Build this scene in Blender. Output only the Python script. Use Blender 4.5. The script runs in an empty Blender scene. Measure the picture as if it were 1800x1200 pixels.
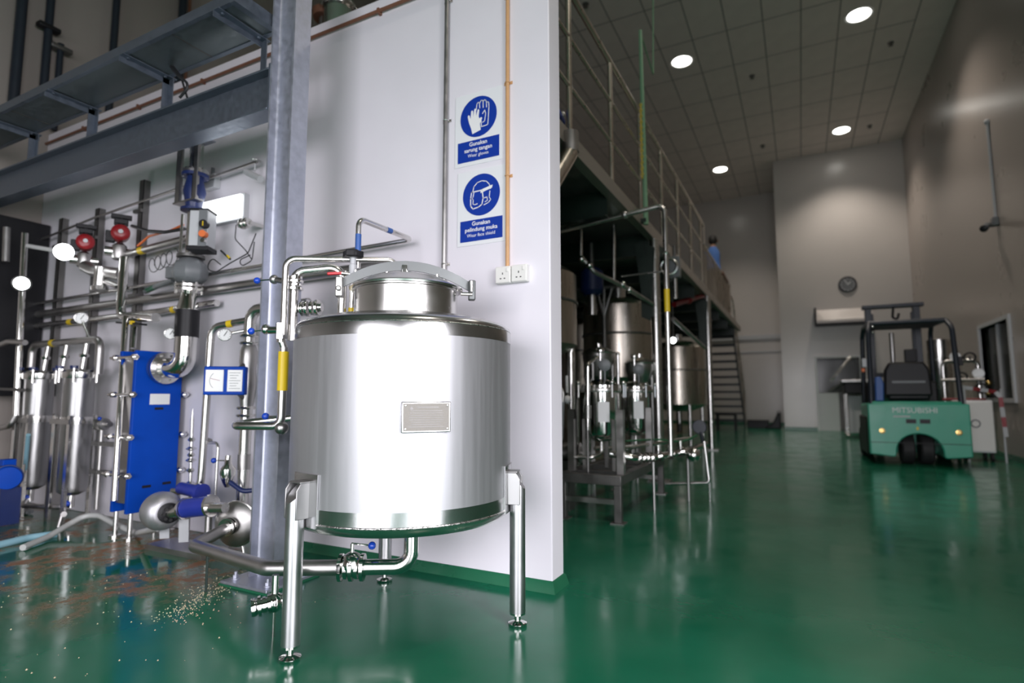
import bpy, bmesh, math, random
from mathutils import Vector, Matrix
from math import sin, cos, pi, radians as R
random.seed(7)
S = bpy.context.scene
COL = S.collection
V = Vector

# ------------------------------------------------------------------ camera
F_PX, CAM_H = 988.0, 0.90
PITCH, YAW = math.atan(96/988.0), math.atan(508/992.7)
cam = bpy.data.cameras.new('camera')
cam.sensor_width = 36.0
cam.lens = 36.0*F_PX/1800.0
cam.clip_start, cam.clip_end = 0.05, 200
cam.dof.use_dof = True
cam.dof.focus_distance = 2.1
cam.dof.aperture_fstop = 1.5
camo = bpy.data.objects.new('camera', cam)
COL.objects.link(camo)
camo.location = (0, 0, CAM_H)
camo.rotation_euler = (pi/2+PITCH, 0, YAW)
S.camera = camo

# ------------------------------------------------------------------ world, daylight, exposure
W = bpy.data.worlds.new('sky'); S.world = W; W.use_nodes = True
bg = W.node_tree.nodes['Background']
bg.inputs[0].default_value = (0.80, 0.88, 1.0, 1); bg.inputs[1].default_value = 1.0
def area(name, loc, rot, sx, sy, energy, col):
    l = bpy.data.lights.new(name, 'AREA'); l.shape = 'RECTANGLE'
    l.spread = R(122)
    l.size, l.size_y, l.energy, l.color = sx, sy, energy, col
    o = bpy.data.objects.new(name, l); COL.objects.link(o)
    o.location = loc; o.rotation_euler = rot
    return o
area('daylight_loading_door', (.1, -5.05, 1.55), (R(64), 0, 0), 4.4, 3.0, 225, (0.98, 0.945, 1.0))
area('daylight_side_door', (2.72, -1.3, 1.5), (0, R(63), 0), 2.9, 3.9, 275, (0.98, 0.945, 1.0))
S.view_settings.view_transform = 'Standard'
S.view_settings.look = 'None'
S.view_settings.gamma = 1.0
S.view_settings.use_curve_mapping = False
S.view_settings.exposure = 0.0
try:
    S.cycles.use_denoising = True
    S.cycles.max_bounces = 8
    S.cycles.sample_clamp_indirect = 6.0
    S.cycles.caustics_reflective = False
    S.cycles.caustics_refractive = False
except Exception:
    pass

# ------------------------------------------------------------------ pixel measurements turned into places
_fw = V((-sin(YAW)*cos(PITCH), cos(YAW)*cos(PITCH), sin(PITCH)))
_rt = V((cos(YAW), sin(YAW), 0)); _up = _rt.cross(_fw)
def _ray(x, y): return _fw*F_PX+_rt*(x-900)+_up*(600-y)
def PY(x, y, Y):
    r = _ray(x, y); return r*(Y/r.y)+V((0, 0, CAM_H))
def PX(x, y, X):
    r = _ray(x, y); return r*(X/r.x)+V((0, 0, CAM_H))
def PZ(x, y, Z):
    r = _ray(x, y); return r*((Z-CAM_H)/r.z)+V((0, 0, CAM_H))
def px_of(p):
    d = V(p)-V((0, 0, CAM_H)); z = d.dot(_fw)
    return 900+F_PX*d.dot(_rt)/z, 600-F_PX*d.dot(_up)/z

# ------------------------------------------------------------------ materials
M = {}
def mat(name, col, rough=.5, metal=0., nscale=6., namt=.0, ramt=.0, bump=0., bscale=60., coat=0., emit=0., stretch=None, aniso=0., spec=.5, alpha=1., trans=0.):
    m = bpy.data.materials.new(name); m.use_nodes = True
    nt = m.node_tree; b = nt.nodes['Principled BSDF']
    b.inputs['Base Color'].default_value = (*col, 1)
    b.inputs['Roughness'].default_value = rough
    b.inputs['Metallic'].default_value = metal
    b.inputs['Specular IOR Level'].default_value = spec
    b.inputs['Coat Weight'].default_value = coat
    b.inputs['Anisotropic'].default_value = aniso
    b.inputs['Alpha'].default_value = alpha
    b.inputs['Transmission Weight'].default_value = trans
    if emit:
        b.inputs['Emission Color'].default_value = (*col, 1); b.inputs['Emission Strength'].default_value = emit
    tc = nt.nodes.new('ShaderNodeTexCoord'); mp = nt.nodes.new('ShaderNodeMapping')
    nt.links.new(tc.outputs['Object'], mp.inputs[0])
    if stretch: mp.inputs['Scale'].default_value = stretch
    if namt or ramt:
        n = nt.nodes.new('ShaderNodeTexNoise'); n.inputs['Scale'].default_value = nscale; n.inputs['Detail'].default_value = 5
        nt.links.new(mp.outputs[0], n.inputs['Vector'])
        if namt:
            r = nt.nodes.new('ShaderNodeMapRange'); r.inputs['From Min'].default_value = .3; r.inputs['From Max'].default_value = .7
            r.inputs['To Min'].default_value = 1-namt; r.inputs['To Max'].default_value = 1+namt*.6
            mx = nt.nodes.new('ShaderNodeMix'); mx.data_type = 'RGBA'; mx.blend_type = 'MULTIPLY'; mx.inputs[0].default_value = 1
            nt.links.new(n.outputs['Fac'], r.inputs['Value']); mx.inputs[6].default_value = (*col, 1)
            nt.links.new(r.outputs[0], mx.inputs[7]); nt.links.new(mx.outputs[2], b.inputs['Base Color'])
        if ramt:
            r2 = nt.nodes.new('ShaderNodeMapRange'); r2.inputs['From Min'].default_value = .3; r2.inputs['From Max'].default_value = .7
            r2.inputs['To Min'].default_value = max(.02, rough-ramt); r2.inputs['To Max'].default_value = rough+ramt
            nt.links.new(n.outputs['Fac'], r2.inputs['Value']); nt.links.new(r2.outputs[0], b.inputs['Roughness'])
    if bump:
        n2 = nt.nodes.new('ShaderNodeTexNoise'); n2.inputs['Scale'].default_value = bscale; n2.inputs['Detail'].default_value = 4
        nt.links.new(mp.outputs[0], n2.inputs['Vector'])
        bp = nt.nodes.new('ShaderNodeBump'); bp.inputs['Strength'].default_value = bump; bp.inputs['Distance'].default_value = .01
        nt.links.new(n2.outputs['Fac'], bp.inputs['Height']); nt.links.new(bp.outputs[0], b.inputs['Normal'])
    M[name] = m
    return m
mat('gusset_steel', (.30, .30, .30), .40, .9, 9, .06, .05)
mat('filter_steel', (.36, .36, .36), .36, 1, 9, .08, .06, stretch=(8, 8, 1))
mat('leg_steel', (.48, .48, .49), .36, 1, 9, .06, .05)
mat('brushed', (.46, .46, .48), .46, .84, 3, .05, .04, stretch=(14, 14, .6), bump=.015, bscale=30)
mat('brushed_band', (.52, .52, .52), .22, 1, 5, .05, .04)
mat('plate', (.20, .185, .165), .5, .2, 40, .2, .08)
mat('barsteel', (.16, .17, .17), .45, .6, 9, .08, .05)
mat('steel', (.66, .65, .63), .24, 1, 9, .06, .05)
mat('polished', (.72, .71, .69), .09, 1, 9, .04, .03)
mat('dullsteel', (.44, .43, .42), .38, 1, 9, .12, .08)
mat('darksteel', (.17, .165, .16), .45, .8, 9, .15, .08)
mat('fascia', (.26, .225, .195), .4, .3, 4, .06, .05)
mat('galv_shaded', (.18, .21, .26), .40, .75, 28, .10, .08)  # same galvanised steel, overhead shade of beam and tray put into the colour
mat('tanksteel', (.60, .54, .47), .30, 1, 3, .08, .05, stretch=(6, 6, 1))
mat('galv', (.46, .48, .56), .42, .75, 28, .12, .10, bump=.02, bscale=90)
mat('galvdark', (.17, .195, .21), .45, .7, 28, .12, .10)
mat('weld', (.55, .54, .53), .3, 1, 60, .15, .1, bump=.3, bscale=120)
mat('white_wall', (.80, .77, .83), .48, 0, 2.2, .035, .05, bump=.05, bscale=14)
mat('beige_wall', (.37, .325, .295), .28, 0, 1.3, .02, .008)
mat('beige_wall_dim', (.33, .295, .27), .35, 0, 1.3, .03, .04)  # beige wall, its dim light put into a darker colour
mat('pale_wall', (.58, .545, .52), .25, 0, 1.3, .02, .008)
mat('tile', (.84, .76, .72), .7, 0, 3, .05)
mat('tile_joint', (.26, .24, .23), .8)
mat('green_skirt', (.015, .12, .06), .3, 0, 5, .15, .05)
mat('green_paint', (.013, .026, .020), .4, 0, 8, .12, .05)
mat('green_pole', (.20, .36, .22), .45)
mat('blue', (.001, .055, .40), .5, 0, 6, .10, .05, spec=.15)
mat('blue_sign', (.002, .035, .33), .4)
mat('slate', (.016, .022, .034), .4, 0, 8, .1)
mat('navy', (.010, .022, .10), .4, 0, 8, .1)
mat('pump_blue', (.02, .035, .28), .35, 0, 8, .1)
mat('ball_blue', (.01, .06, .46), .22)
mat('label_blue', (.03, .10, .34), .45)
mat('white', (.82, .82, .83), .45)
mat('sign_white', (.80, .81, .84), .35)
mat('plastic_white', (.80, .79, .76), .35)
mat('grey_plastic', (.16, .17, .18), .4)
mat('light_grey', (.50, .51, .53), .4)
mat('black', (.010, .010, .012), .45, spec=.3)
mat('rubber', (.016, .016, .017), .65)
mat('red', (.24, .010, .015), .35)
mat('red_handle', (.55, .02, .03), .35)
mat('yellow', (.80, .56, .02), .4)
mat('orange', (.75, .16, .03), .45)
mat('conduit', (.60, .34, .16), .45, 0, 12, .1)
mat('rust_pipe', (.20, .085, .05), .5, 0, 12, .15)
mat('forklift', (.045, .36, .24), .32, 0, 5, .06, .04)
mat('skin', (.35, .19, .12), .6)
mat('hair', (.01, .009, .008), .6)
mat('shirt', (.07, .17, .46), .8)
mat('trousers', (.03, .03, .045), .8)
mat('hose', (.45, .46, .45), .35)
mat('hose_blue', (.23, .42, .50), .5)
mat('cable', (.015, .015, .017), .5)
mat('gauge_face', (.78, .79, .78), .3)
mat('brass', (.55, .38, .14), .3, 1)
mat('crate_green', (.02, .12, .05), .5)
mat('sediment', (.30, .13, .05), .7, 0, 40, .3)
mat('crumb', (.45, .38, .25), .6, 0, 90, .3)
mat('lampglow', (1, .97, .90), .4, emit=14)
mat('tubeglow', (.95, .98, 1), .4, emit=9)
mat('diffuser', (.97, .99, 1), .4, emit=3.0)
mat('outdoor', (.30, .32, .30), .9)
def glass_mat():
    m = mat('glass', (.06, .07, .065), .12, 0, alpha=.4, spec=.3)
    return m
glass_mat()

def floor_mat():
    m = bpy.data.materials.new('epoxy'); m.use_nodes = True; nt = m.node_tree; L = nt.links.new
    b = nt.nodes['Principled BSDF']
    geo = nt.nodes.new('ShaderNodeNewGeometry')
    def noise(sc, det=5, rough=.55):
        n = nt.nodes.new('ShaderNodeTexNoise'); n.inputs['Scale'].default_value = sc; n.inputs['Detail'].default_value = det
        n.inputs['Roughness'].default_value = rough; L(geo.outputs['Position'], n.inputs['Vector']); return n
    def ramp(src, a, c, lo=0., hi=1.):
        r = nt.nodes.new('ShaderNodeMapRange'); r.interpolation_type = 'SMOOTHSTEP'
        for k, v in zip(('From Min', 'From Max', 'To Min', 'To Max'), (a, c, lo, hi)): r.inputs[k].default_value = v
        L(src, r.inputs['Value']); return r.outputs[0]
    def mul(a, c):
        x = nt.nodes.new('ShaderNodeMath'); x.operation = 'MULTIPLY'; L(a, x.inputs[0])
        if isinstance(c, float): x.inputs[1].default_value = c
        else: L(c, x.inputs[1])
        return x.outputs[0]
    sep = nt.nodes.new('ShaderNodeSeparateXYZ'); L(geo.outputs['Position'], sep.inputs[0])
    # wet, dirty zone round the process equipment
    zx = ramp(sep.outputs['X'], -2.25, -2.8); zy = ramp(sep.outputs['Y'], 1.0, 1.55)
    zone = mul(zx, zy)
    n1 = noise(2.3); n2 = noise(9.0, 6, .7); n3 = noise(.9)
    silt = mul(ramp(n1.outputs['Fac'], .42, .54), zone)
    silt = mul(silt, ramp(n2.outputs['Fac'], .40, .62, .15, .95))
    base = nt.nodes.new('ShaderNodeMix'); base.data_type = 'RGBA'
    base.inputs[6].default_value = (.008, .115, .060, 1); base.inputs[7].default_value = (.013, .145, .080, 1)
    L(ramp(n3.outputs['Fac'], .35, .65), base.inputs[0])
    mix = nt.nodes.new('ShaderNodeMix'); mix.data_type = 'RGBA'; L(silt, mix.inputs[0])
    L(base.outputs[2], mix.inputs[6]); mix.inputs[7].default_value = (.26, .10, .035, 1)
    L(mix.outputs[2], b.inputs['Base Color'])
    sm = noise(3.1, 6, .6)
    rgh = ramp(sm.outputs['Fac'], .35, .7, .13, .25)
    mr = nt.nodes.new('ShaderNodeMix'); mr.data_type = 'FLOAT'; L(zone, mr.inputs[0]); L(rgh, mr.inputs[2]); mr.inputs[3].default_value = .06
    mr2 = nt.nodes.new('ShaderNodeMix'); mr2.data_type = 'FLOAT'; L(silt, mr2.inputs[0]); L(mr.outputs[0], mr2.inputs[2]); mr2.inputs[3].default_value = .5
    L(mr2.outputs[0], b.inputs['Roughness'])
    b.inputs['Specular IOR Level'].default_value = .38
    bn = noise(5.0, 3); bp = nt.nodes.new('ShaderNodeBump'); bp.inputs['Strength'].default_value = .07; bp.inputs['Distance'].default_value = .02
    L(bn.outputs['Fac'], bp.inputs['Height']); L(bp.outputs[0], b.inputs['Normal'])
    M['epoxy'] = m
floor_mat()

# ------------------------------------------------------------------ mesh building
def frame(d):
    d = V(d).normalized()
    a = V((0, 0, 1)) if abs(d.z) < .92 else V((1, 0, 0))
    u = a.cross(d).normalized(); w = d.cross(u)
    return u, w, d
class MB:
    def __init__(s): s.v = []; s.f = []
    def add(s, vs, fs):
        o = len(s.v); s.v += [V(p) for p in vs]; s.f += [tuple(i+o for i in q) for q in fs]; return s
    def bx(s, x0, x1, y0, y1, z0, z1):
        return s.add([(x0, y0, z0), (x1, y0, z0), (x1, y1, z0), (x0, y1, z0), (x0, y0, z1), (x1, y0, z1), (x1, y1, z1), (x0, y1, z1)],
                     [(0, 3, 2, 1), (4, 5, 6, 7), (0, 1, 5, 4), (1, 2, 6, 5), (2, 3, 7, 6), (3, 0, 4, 7)])
    def box(s, c, sz, ax=None):
        c = V(c); u, v, w = ax if ax else (V((1, 0, 0)), V((0, 1, 0)), V((0, 0, 1)))
        a, b, d = sz[0]/2, sz[1]/2, sz[2]/2
        P = [c+u*i*a+v*j*b+w*k*d for k in (-1, 1) for i, j in ((-1, -1), (1, -1), (1, 1), (-1, 1))]
        return s.add(P, [(0, 3, 2, 1), (4, 5, 6, 7), (0, 1, 5, 4), (1, 2, 6, 5), (2, 3, 7, 6), (3, 0, 4, 7)])
    def bar(s, p0, p1, w, t, upv=(0, 0, 1)):
        p0, p1 = V(p0), V(p1); d = (p1-p0); L = d.length; d.normalize()
        u = V(upv); a = d.cross(u)
        if a.length < 1e-4: a = d.cross(V((1, 0, 0)))
        a.normalize(); u = a.cross(d).normalized()
        return s.box((p0+p1)/2, (L, w, t), (d, a, u))
    def lathe(s, prof, o=(0, 0, 0), ax=(0, 0, 1), n=28, arc=None):
        u, w, d = frame(ax); o = V(o); vs = []; rows = []
        for r, z in prof:
            if r < 1e-6: rows.append([len(vs)]); vs.append(o+d*z)
            else:
                rows.append(list(range(len(vs), len(vs)+n)))
                vs += [o+d*z+(u*cos(2*pi*k/n)+w*sin(2*pi*k/n))*r for k in range(n)]
        fs = []
        for a, b in zip(rows, rows[1:]):
            for k in range(n):
                k2 = (k+1) % n
                if len(a) == 1 and len(b) == 1: continue
                if len(a) == 1: fs.append((a[0], b[k2], b[k]))
                elif len(b) == 1: fs.append((a[k], a[k2], b[0]))
                else: fs.append((a[k], a[k2], b[k2], b[k]))
        if len(rows[0]) > 1: fs.append(tuple(reversed(rows[0])))
        if len(rows[-1]) > 1: fs.append(tuple(rows[-1]))
        return s.add(vs, fs)
    def cyl(s, p0, p1, r, r1=None, n=20):
        p0, p1 = V(p0), V(p1)
        return s.lathe([(r, 0), (r if r1 is None else r1, (p1-p0).length)], p0, p1-p0, n)
    def sph(s, c, r, n=16, sc=1., ax=(0, 0, 1)):
        k = max(6, n//2)
        return s.lathe([(r*sin(pi*i/k), -r*sc*cos(pi*i/k)) for i in range(k+1)], c, ax, n)
    def torus(s, c, ax, R_, r, n=24, m=8):
        u, w, d = frame(ax); c = V(c); vs = []; fs = []
        for i in range(n):
            e = u*cos(2*pi*i/n)+w*sin(2*pi*i/n)
            for j in range(m): vs.append(c+e*(R_+r*cos(2*pi*j/m))+d*r*sin(2*pi*j/m))
        for i in range(n):
            for j in range(m):
                fs.append((i*m+j, ((i+1) % n)*m+j, ((i+1) % n)*m+(j+1) % m, i*m+(j+1) % m))
        return s.add(vs, fs)
    def tube(s, pts, r, bend=None, n=14, closed=False):
        pts = [V(p) for p in pts]
        if bend is None: bend = r*2.6
        path = [pts[0]]
        for i in range(1, len(pts)-1):
            a, p, b = pts[i-1], pts[i], pts[i+1]
            d0 = (a-p); d1 = (b-p); l0, l1 = d0.length, d1.length
            if l0 < 1e-6 or l1 < 1e-6: continue
            d0.normalize(); d1.normalize(); c = max(-1, min(1, d0.dot(d1)))
            ang = math.acos(c)
            if ang > pi-.05 or bend == 0: path.append(p); continue
            t = min(bend/math.tan(ang/2), l0*.49, l1*.49); rr = t*math.tan(ang/2)
            bis = (d0+d1).normalized(); cen = p+bis*(rr/sin(ang/2))
            s0 = p+d0*t; s1 = p+d1*t; e0 = (s0-cen); e1 = (s1-cen); tot = e0.angle(e1); axn = e0.cross(e1)
            if axn.length < 1e-9: path.append(p); continue
            axn.normalize(); k = max(3, int(tot/.26))
            for j in range(k+1): path.append(cen+Matrix.Rotation(tot*j/k, 3, axn) @ e0)
        path.append(pts[-1])
        u = None; rows = []; vs = []
        for i, p in enumerate(path):
            d = (path[min(i+1, len(path)-1)]-path[max(i-1, 0)])
            if d.length < 1e-9: continue
            d.normalize()
            if u is None: u = frame(d)[0]
            u = (u-d*u.dot(d))
            u = u.normalized() if u.length > 1e-6 else frame(d)[0]
            w = d.cross(u); rows.append(list(range(len(vs), len(vs)+n)))
            vs += [p+(u*cos(2*pi*k/n)+w*sin(2*pi*k/n))*r for k in range(n)]
        fs = [(a[k], a[(k+1) % n], b[(k+1) % n], b[k]) for a, b in zip(rows, rows[1:]) for k in range(n)]
        fs += [tuple(reversed(rows[0])), tuple(rows[-1])]
        return s.add(vs, fs)
    def prism(s, poly, o, u, v, th):
        o, u, v = V(o), V(u), V(v); w = u.cross(v).normalized()*th; n = len(poly)
        P = [o+u*a+v*b for a, b in poly]
        return s.add(P+[p+w for p in P], [tuple(range(n-1, -1, -1)), tuple(range(n, 2*n))]+[(i, (i+1) % n, (i+1) % n+n, i+n) for i in range(n)])
    def build(s, name, m, parent=None, bevel=0., sharp=38, seg=2, org=None):
        o0 = V(org) if org is not None else (ORG.get(parent.name, V((0, 0, 0))) if parent else V((0, 0, 0)))
        me = bpy.data.meshes.new(name)
        me.from_pydata([tuple(p-o0) for p in s.v], [], s.f)
        bm = bmesh.new(); bm.from_mesh(me); bmesh.ops.recalc_face_normals(bm, faces=bm.faces); bm.to_mesh(me); bm.free()
        me.polygons.foreach_set('use_smooth', [True]*len(me.polygons))
        me.set_sharp_from_angle(angle=R(sharp))
        me.materials.append(M[m] if isinstance(m, str) else m)
        o = bpy.data.objects.new(name, me); COL.objects.link(o)
        if bevel:
            b = o.modifiers.new('bevel', 'BEVEL'); b.width = bevel; b.segments = seg; b.limit_method = 'ANGLE'; b.angle_limit = R(40)
        if parent: o.parent = parent
        elif org is not None: o.location = o0
        ORG[o.name] = o0
        return o
ORG = {}
def tag(o, label, cat, group=None, kind=None):
    o['label'] = label
    if cat: o['category'] = cat
    if group: o['group'] = group
    if kind: o['kind'] = kind
    return o
def thing(name, label, cat, loc, group=None):
    o = bpy.data.objects.new(name, None); COL.objects.link(o); o.empty_display_size = .1
    o.location = loc; ORG[o.name] = V(loc)
    return tag(o, label, cat, group)
def struct(o, label=None):
    o['kind'] = 'structure'
    if label: o['label'] = label
    return o
def copy_tree(o, loc=None, rz=None, label=None, parent=None):
    c = o.copy(); COL.objects.link(c)
    if parent: c.parent = parent
    for ch in list(o.children): copy_tree(ch, parent=c)
    if loc is not None: c.location = loc
    if rz is not None: c.rotation_euler = (0, 0, rz)
    if label: c['label'] = label
    return c
_fontcache = {}
def text_mesh(name, body, m, parent, o, u, v, size, depth=.0006, align='CENTER', bold=0.):
    """flat lettering laid on a surface: u runs along the line, v up"""
    cu = bpy.data.curves.new('lettering', 'FONT'); cu.body = body; cu.size = size; cu.align_x = align; cu.align_y = 'CENTER'
    cu.extrude = depth; cu.offset = bold; cu.resolution_u = 3
    t = bpy.data.objects.new('lettering', cu); COL.objects.link(t)
    dg = bpy.context.evaluated_depsgraph_get(); me = bpy.data.meshes.new_from_object(t.evaluated_get(dg))
    bpy.data.objects.remove(t); bpy.data.curves.remove(cu)
    u, v, o = V(u).normalized(), V(v).normalized(), V(o); w = u.cross(v)
    o0 = ORG.get(parent.name, V((0, 0, 0)))
    for p in me.vertices:
        q = p.co.copy(); p.co = o+u*q.x+v*q.y+w*q.z-o0
    me.materials.clear(); me.materials.append(M[m])
    ob = bpy.data.objects.new(name, me); COL.objects.link(ob); ob.parent = parent; ORG[ob.name] = o0
    return ob
X_, Y_, Z_ = V((1, 0, 0)), V((0, 1, 0)), V((0, 0, 1))
def flange(mb, c, ax, r, t=.012, n=20):
    ax = V(ax).normalized(); c = V(c); return mb.cyl(c-ax*t/2, c+ax*t/2, r, n=n)
def bolts(mb, c, ax, r, n, br=.006, t=.03):
    u, w, d = frame(ax); c = V(c)
    for k in range(n):
        e = c+(u*cos(2*pi*(k+.5)/n)+w*sin(2*pi*(k+.5)/n))*r
        mb.cyl(e-d*t/2, e+d*t/2, br, n=6)
    return mb
# ------------------------------------------------------------------ the setting
XL, XR, YF, YB, YR, ZC, YW = -6.05, 2.61, -5.0, 17.0, 19.7, 7.5, 2.472
struct(MB().bx(XL-.2, XR+.2, YF-.3, YR+.2, -.12, 0).build('floor', 'epoxy'), 'glossy dark green epoxy floor, wet and silty round the equipment')
ground = MB().bx(-30, 30, -40, YF-.31, -.16, -.02).build('ground_outside', 'outdoor'); struct(ground)
# ceiling: backing with 600 x 1200 tiles hung below it
ceil = struct(MB().bx(XL-.2, XR+.2, YF-.3, YR+.2, ZC+.005, ZC+.12).build('ceiling', 'tile_joint'), 'grey suspended ceiling of rectangular tiles')
def tile_mesh():
    a, b, c = .290, .586, .004
    m = MB(); m.add([(-a, -b, 0), (a, -b, 0), (a, b, 0), (-a, b, 0), (-a, -b, c), (a, -b, c), (a, b, c), (-a, b, c)],
                    [(0, 3, 2, 1), (0, 1, 5, 4), (1, 2, 6, 5), (2, 3, 7, 6), (3, 0, 4, 7)])
    o = m.build('ceiling_tile', 'tile', ceil); return o
t0 = tile_mesh(); first = True
LIGHTS = [(1.19, 10.93), (-1.81, 10.93), (1.19, 15.73), (-1.81, 16.93)]
for i in range(-8, 4):
    for j in range(-2, 8):
        x, y = .29+.6*i+.3, 10.33+1.2*j+.6
        if y > YR or x+.3 > XR+.02: continue
        if y+.6 > YB+.1 and x > -.45: continue
        o = t0 if first else t0.copy()
        if not first: COL.objects.link(o)
        first = False
        o.location = (x, y, ZC)
for i in range(-1, 3):
    o = t0.copy(); COL.objects.link(o); o.location = (.59+.6*i, 16.67, ZC); o.scale = (1, .56, 1)
rest = MB()
rest.bx(XL, .29-.6*8-.01, YF, YR, ZC, ZC+.004); rest.bx(.29-.6*8+.01, XR, YF, 10.33-2.4-.01, ZC, ZC+.004)
rest.bx(2.10, XR, 7.95, YB, ZC, ZC+.004)
rest.build('ceiling_field', 'tile', ceil)['kind'] = 'stuff'

# walls
struct(MB().bx(XL-.2, XL, YF-.3, YR+.2, 0, ZC+.1).build('wall_left', 'beige_wall_dim'), 'tall beige wall behind the steel platform')
struct(MB().bx(XL, -.424, YR, YR+.2, 0, ZC+.1).build('wall_recess', 'pale_wall'), 'beige wall of the recess behind the stairs')
wb = MB()
DX0, DX1, DZ1 = .42, 1.38, 1.90
wb.bx(-.424, DX0, YB, YR+.2, 0, ZC+.1).bx(DX1, XR+.2, YB, YR+.2, 0, ZC+.1).bx(DX0, DX1, YB, YR+.2, DZ1, ZC+.1).bx(DX0, DX1, YB+1.2, YR+.2, 0, DZ1)
struct(wb.build('wall_back', 'pale_wall'), 'pale tall wall block at the end of the hall')
wr = MB()
SY0, SY1, SZ1 = -3.3, .7, 3.0
WY0, WY1, WZ0, WZ1 = 10.0, 11.4, .87, 1.97
wr.bx(XR, XR+.2, YF-.3, SY0, 0, ZC+.1).bx(XR, XR+.2, SY0, SY1, SZ1, ZC+.1).bx(XR, XR+.2, SY1, WY0, 0, ZC+.1)
wr.bx(XR, XR+.2, WY0, WY1, 0, WZ0).bx(XR, XR+.2, WY0, WY1, WZ1, ZC+.1).bx(XR, XR+.2, WY1, YB, 0, ZC+.1)
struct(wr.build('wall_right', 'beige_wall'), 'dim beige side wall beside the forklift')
wf = MB()
wf.bx(XL, -2.15, YF-.3, YF, 0, ZC+.1).bx(2.35, XR, YF-.3, YF, 0, ZC+.1).bx(-2.15, 2.35, YF-.3, YF, 3.1, ZC+.1)
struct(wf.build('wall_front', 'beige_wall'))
# white partition wall with block courses just showing, plaster face
pw = MB().bx(XL, -1.056, YW, YW+.14, 0, 3.29).build('wall_partition', 'white_wall', bevel=.006); struct(pw, 'white plastered partition wall behind the steel tank')
sk = MB().add([(-3.0, YW, .052), (-1.056, YW, .052), (-1.048, YW-.008, .045), (-3.0, YW-.008, .045), (-3.0, YW-.02, 0), (-1.036, YW-.02, 0), (-1.036, YW+.16, 0), (-1.048, YW+.148, .045), (-1.056, YW+.14, .052), (-1.056, YW, .052)],
              [(0, 1, 2, 3), (3, 2, 5, 4), (2, 1, 8, 7), (2, 7, 6, 5)])
struct(sk.build('baseboard_partition', 'green_skirt'), 'green coved skirting at the foot of the white wall')
# dark skirting line of the far walls, ledge on recess wall
struct(MB().bx(-.424, DX0, YB-.015, YB, 0, .08).bx(DX1, XR-.015, YB-.015, YB, 0, .08).build('baseboard_back', 'green_skirt'))
struct(MB().bx(XR-.015, XR, SY1, YB, 0, .08).build('baseboard_right', 'green_skirt'))
struct(MB().bx(-2.6, -.424, YR-.06, YR, 2.72, 2.86).bx(-2.6, -.424, YR-.03, YR, 2.30, 2.34).build('trim_1', 'light_grey'), 'pale ledge across the recess wall')
struct(MB().bx(XL, -.424, YR-.015, YR, 0, .08).build('baseboard_recess', 'green_skirt'))
# doorway in the back wall: frame, half-height white panel, dark room beyond
d1 = MB().bx(DX0-.06, DX0, YB-.03, YB+.12, 0, DZ1+.06).bx(DX1, DX1+.06, YB-.03, YB+.12, 0, DZ1+.06).bx(DX0, DX1, YB-.03, YB+.12, DZ1, DZ1+.06)
door = struct(d1.build('door_1', 'white'), 'pale framed doorway in the end wall')
MB().bx(DX0, DX0+.46, YB+.05, YB+.09, 0, .98).build('door_leaf', 'white', door)
MB().bx(DX0, DX1, YB+.12, YB+.14, 1.0, DZ1).build('glass_pane', 'glass', door)
# window in the side wall
w1 = MB().bx(XR-.03, XR+.12, WY0-.07, WY0, WZ0-.06, WZ1+.06).bx(XR-.03, XR+.12, WY1, WY1+.07, WZ0-.06, WZ1+.06).bx(XR-.03, XR+.12, WY0, WY1, WZ0-.06, WZ0).bx(XR-.03, XR+.12, WY0, WY1, WZ1, WZ1+.06)
win = struct(w1.build('window_1', 'light_grey'), 'framed interior window in the side wall')
MB().bx(XR+.05, XR+.06, WY0, WY1, WZ0, WZ1).build('pane', 'glass', win)
MB().bx(XR+.02, XR+.08, (WY0+WY1)/2-.02, (WY0+WY1)/2+.02, WZ0, WZ1).build('mullion', 'light_grey', win)
struct(MB().bx(XR+.25, XR+1.6, WY0-.6, WY1+.6, 0, .1).bx(XR+1.5, XR+1.6, WY0-.6, WY1+.6, 0, 2.6).bx(XR+.2, XR+1.6, WY0-.7, WY0-.6, 0, 2.6).bx(XR+.2, XR+1.6, WY1+.6, WY1+.7, 0, 2.6).bx(XR+.2, XR+1.6, WY0-.7, WY1+.7, 2.6, 2.7).build('wall_office', 'beige_wall'))
# door frames of the two daylight openings behind the photographer
struct(MB().bx(-2.25, -2.15, YF-.05, YF+.06, 0, 3.2).bx(2.35, 2.45, YF-.05, YF+.06, 0, 3.2).bx(-2.15, 2.35, YF-.05, YF+.06, 3.1, 3.2).build('door_2', 'galv'))
struct(MB().bx(XR-.05, XR+.05, SY0-.1, SY0, 0, SZ1+.1).bx(XR-.05, XR+.05, SY1, SY1+.1, 0, SZ1+.1).bx(XR-.05, XR+.05, SY0, SY1, SZ1, SZ1+.1).build('door_3', 'galv'))

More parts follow.
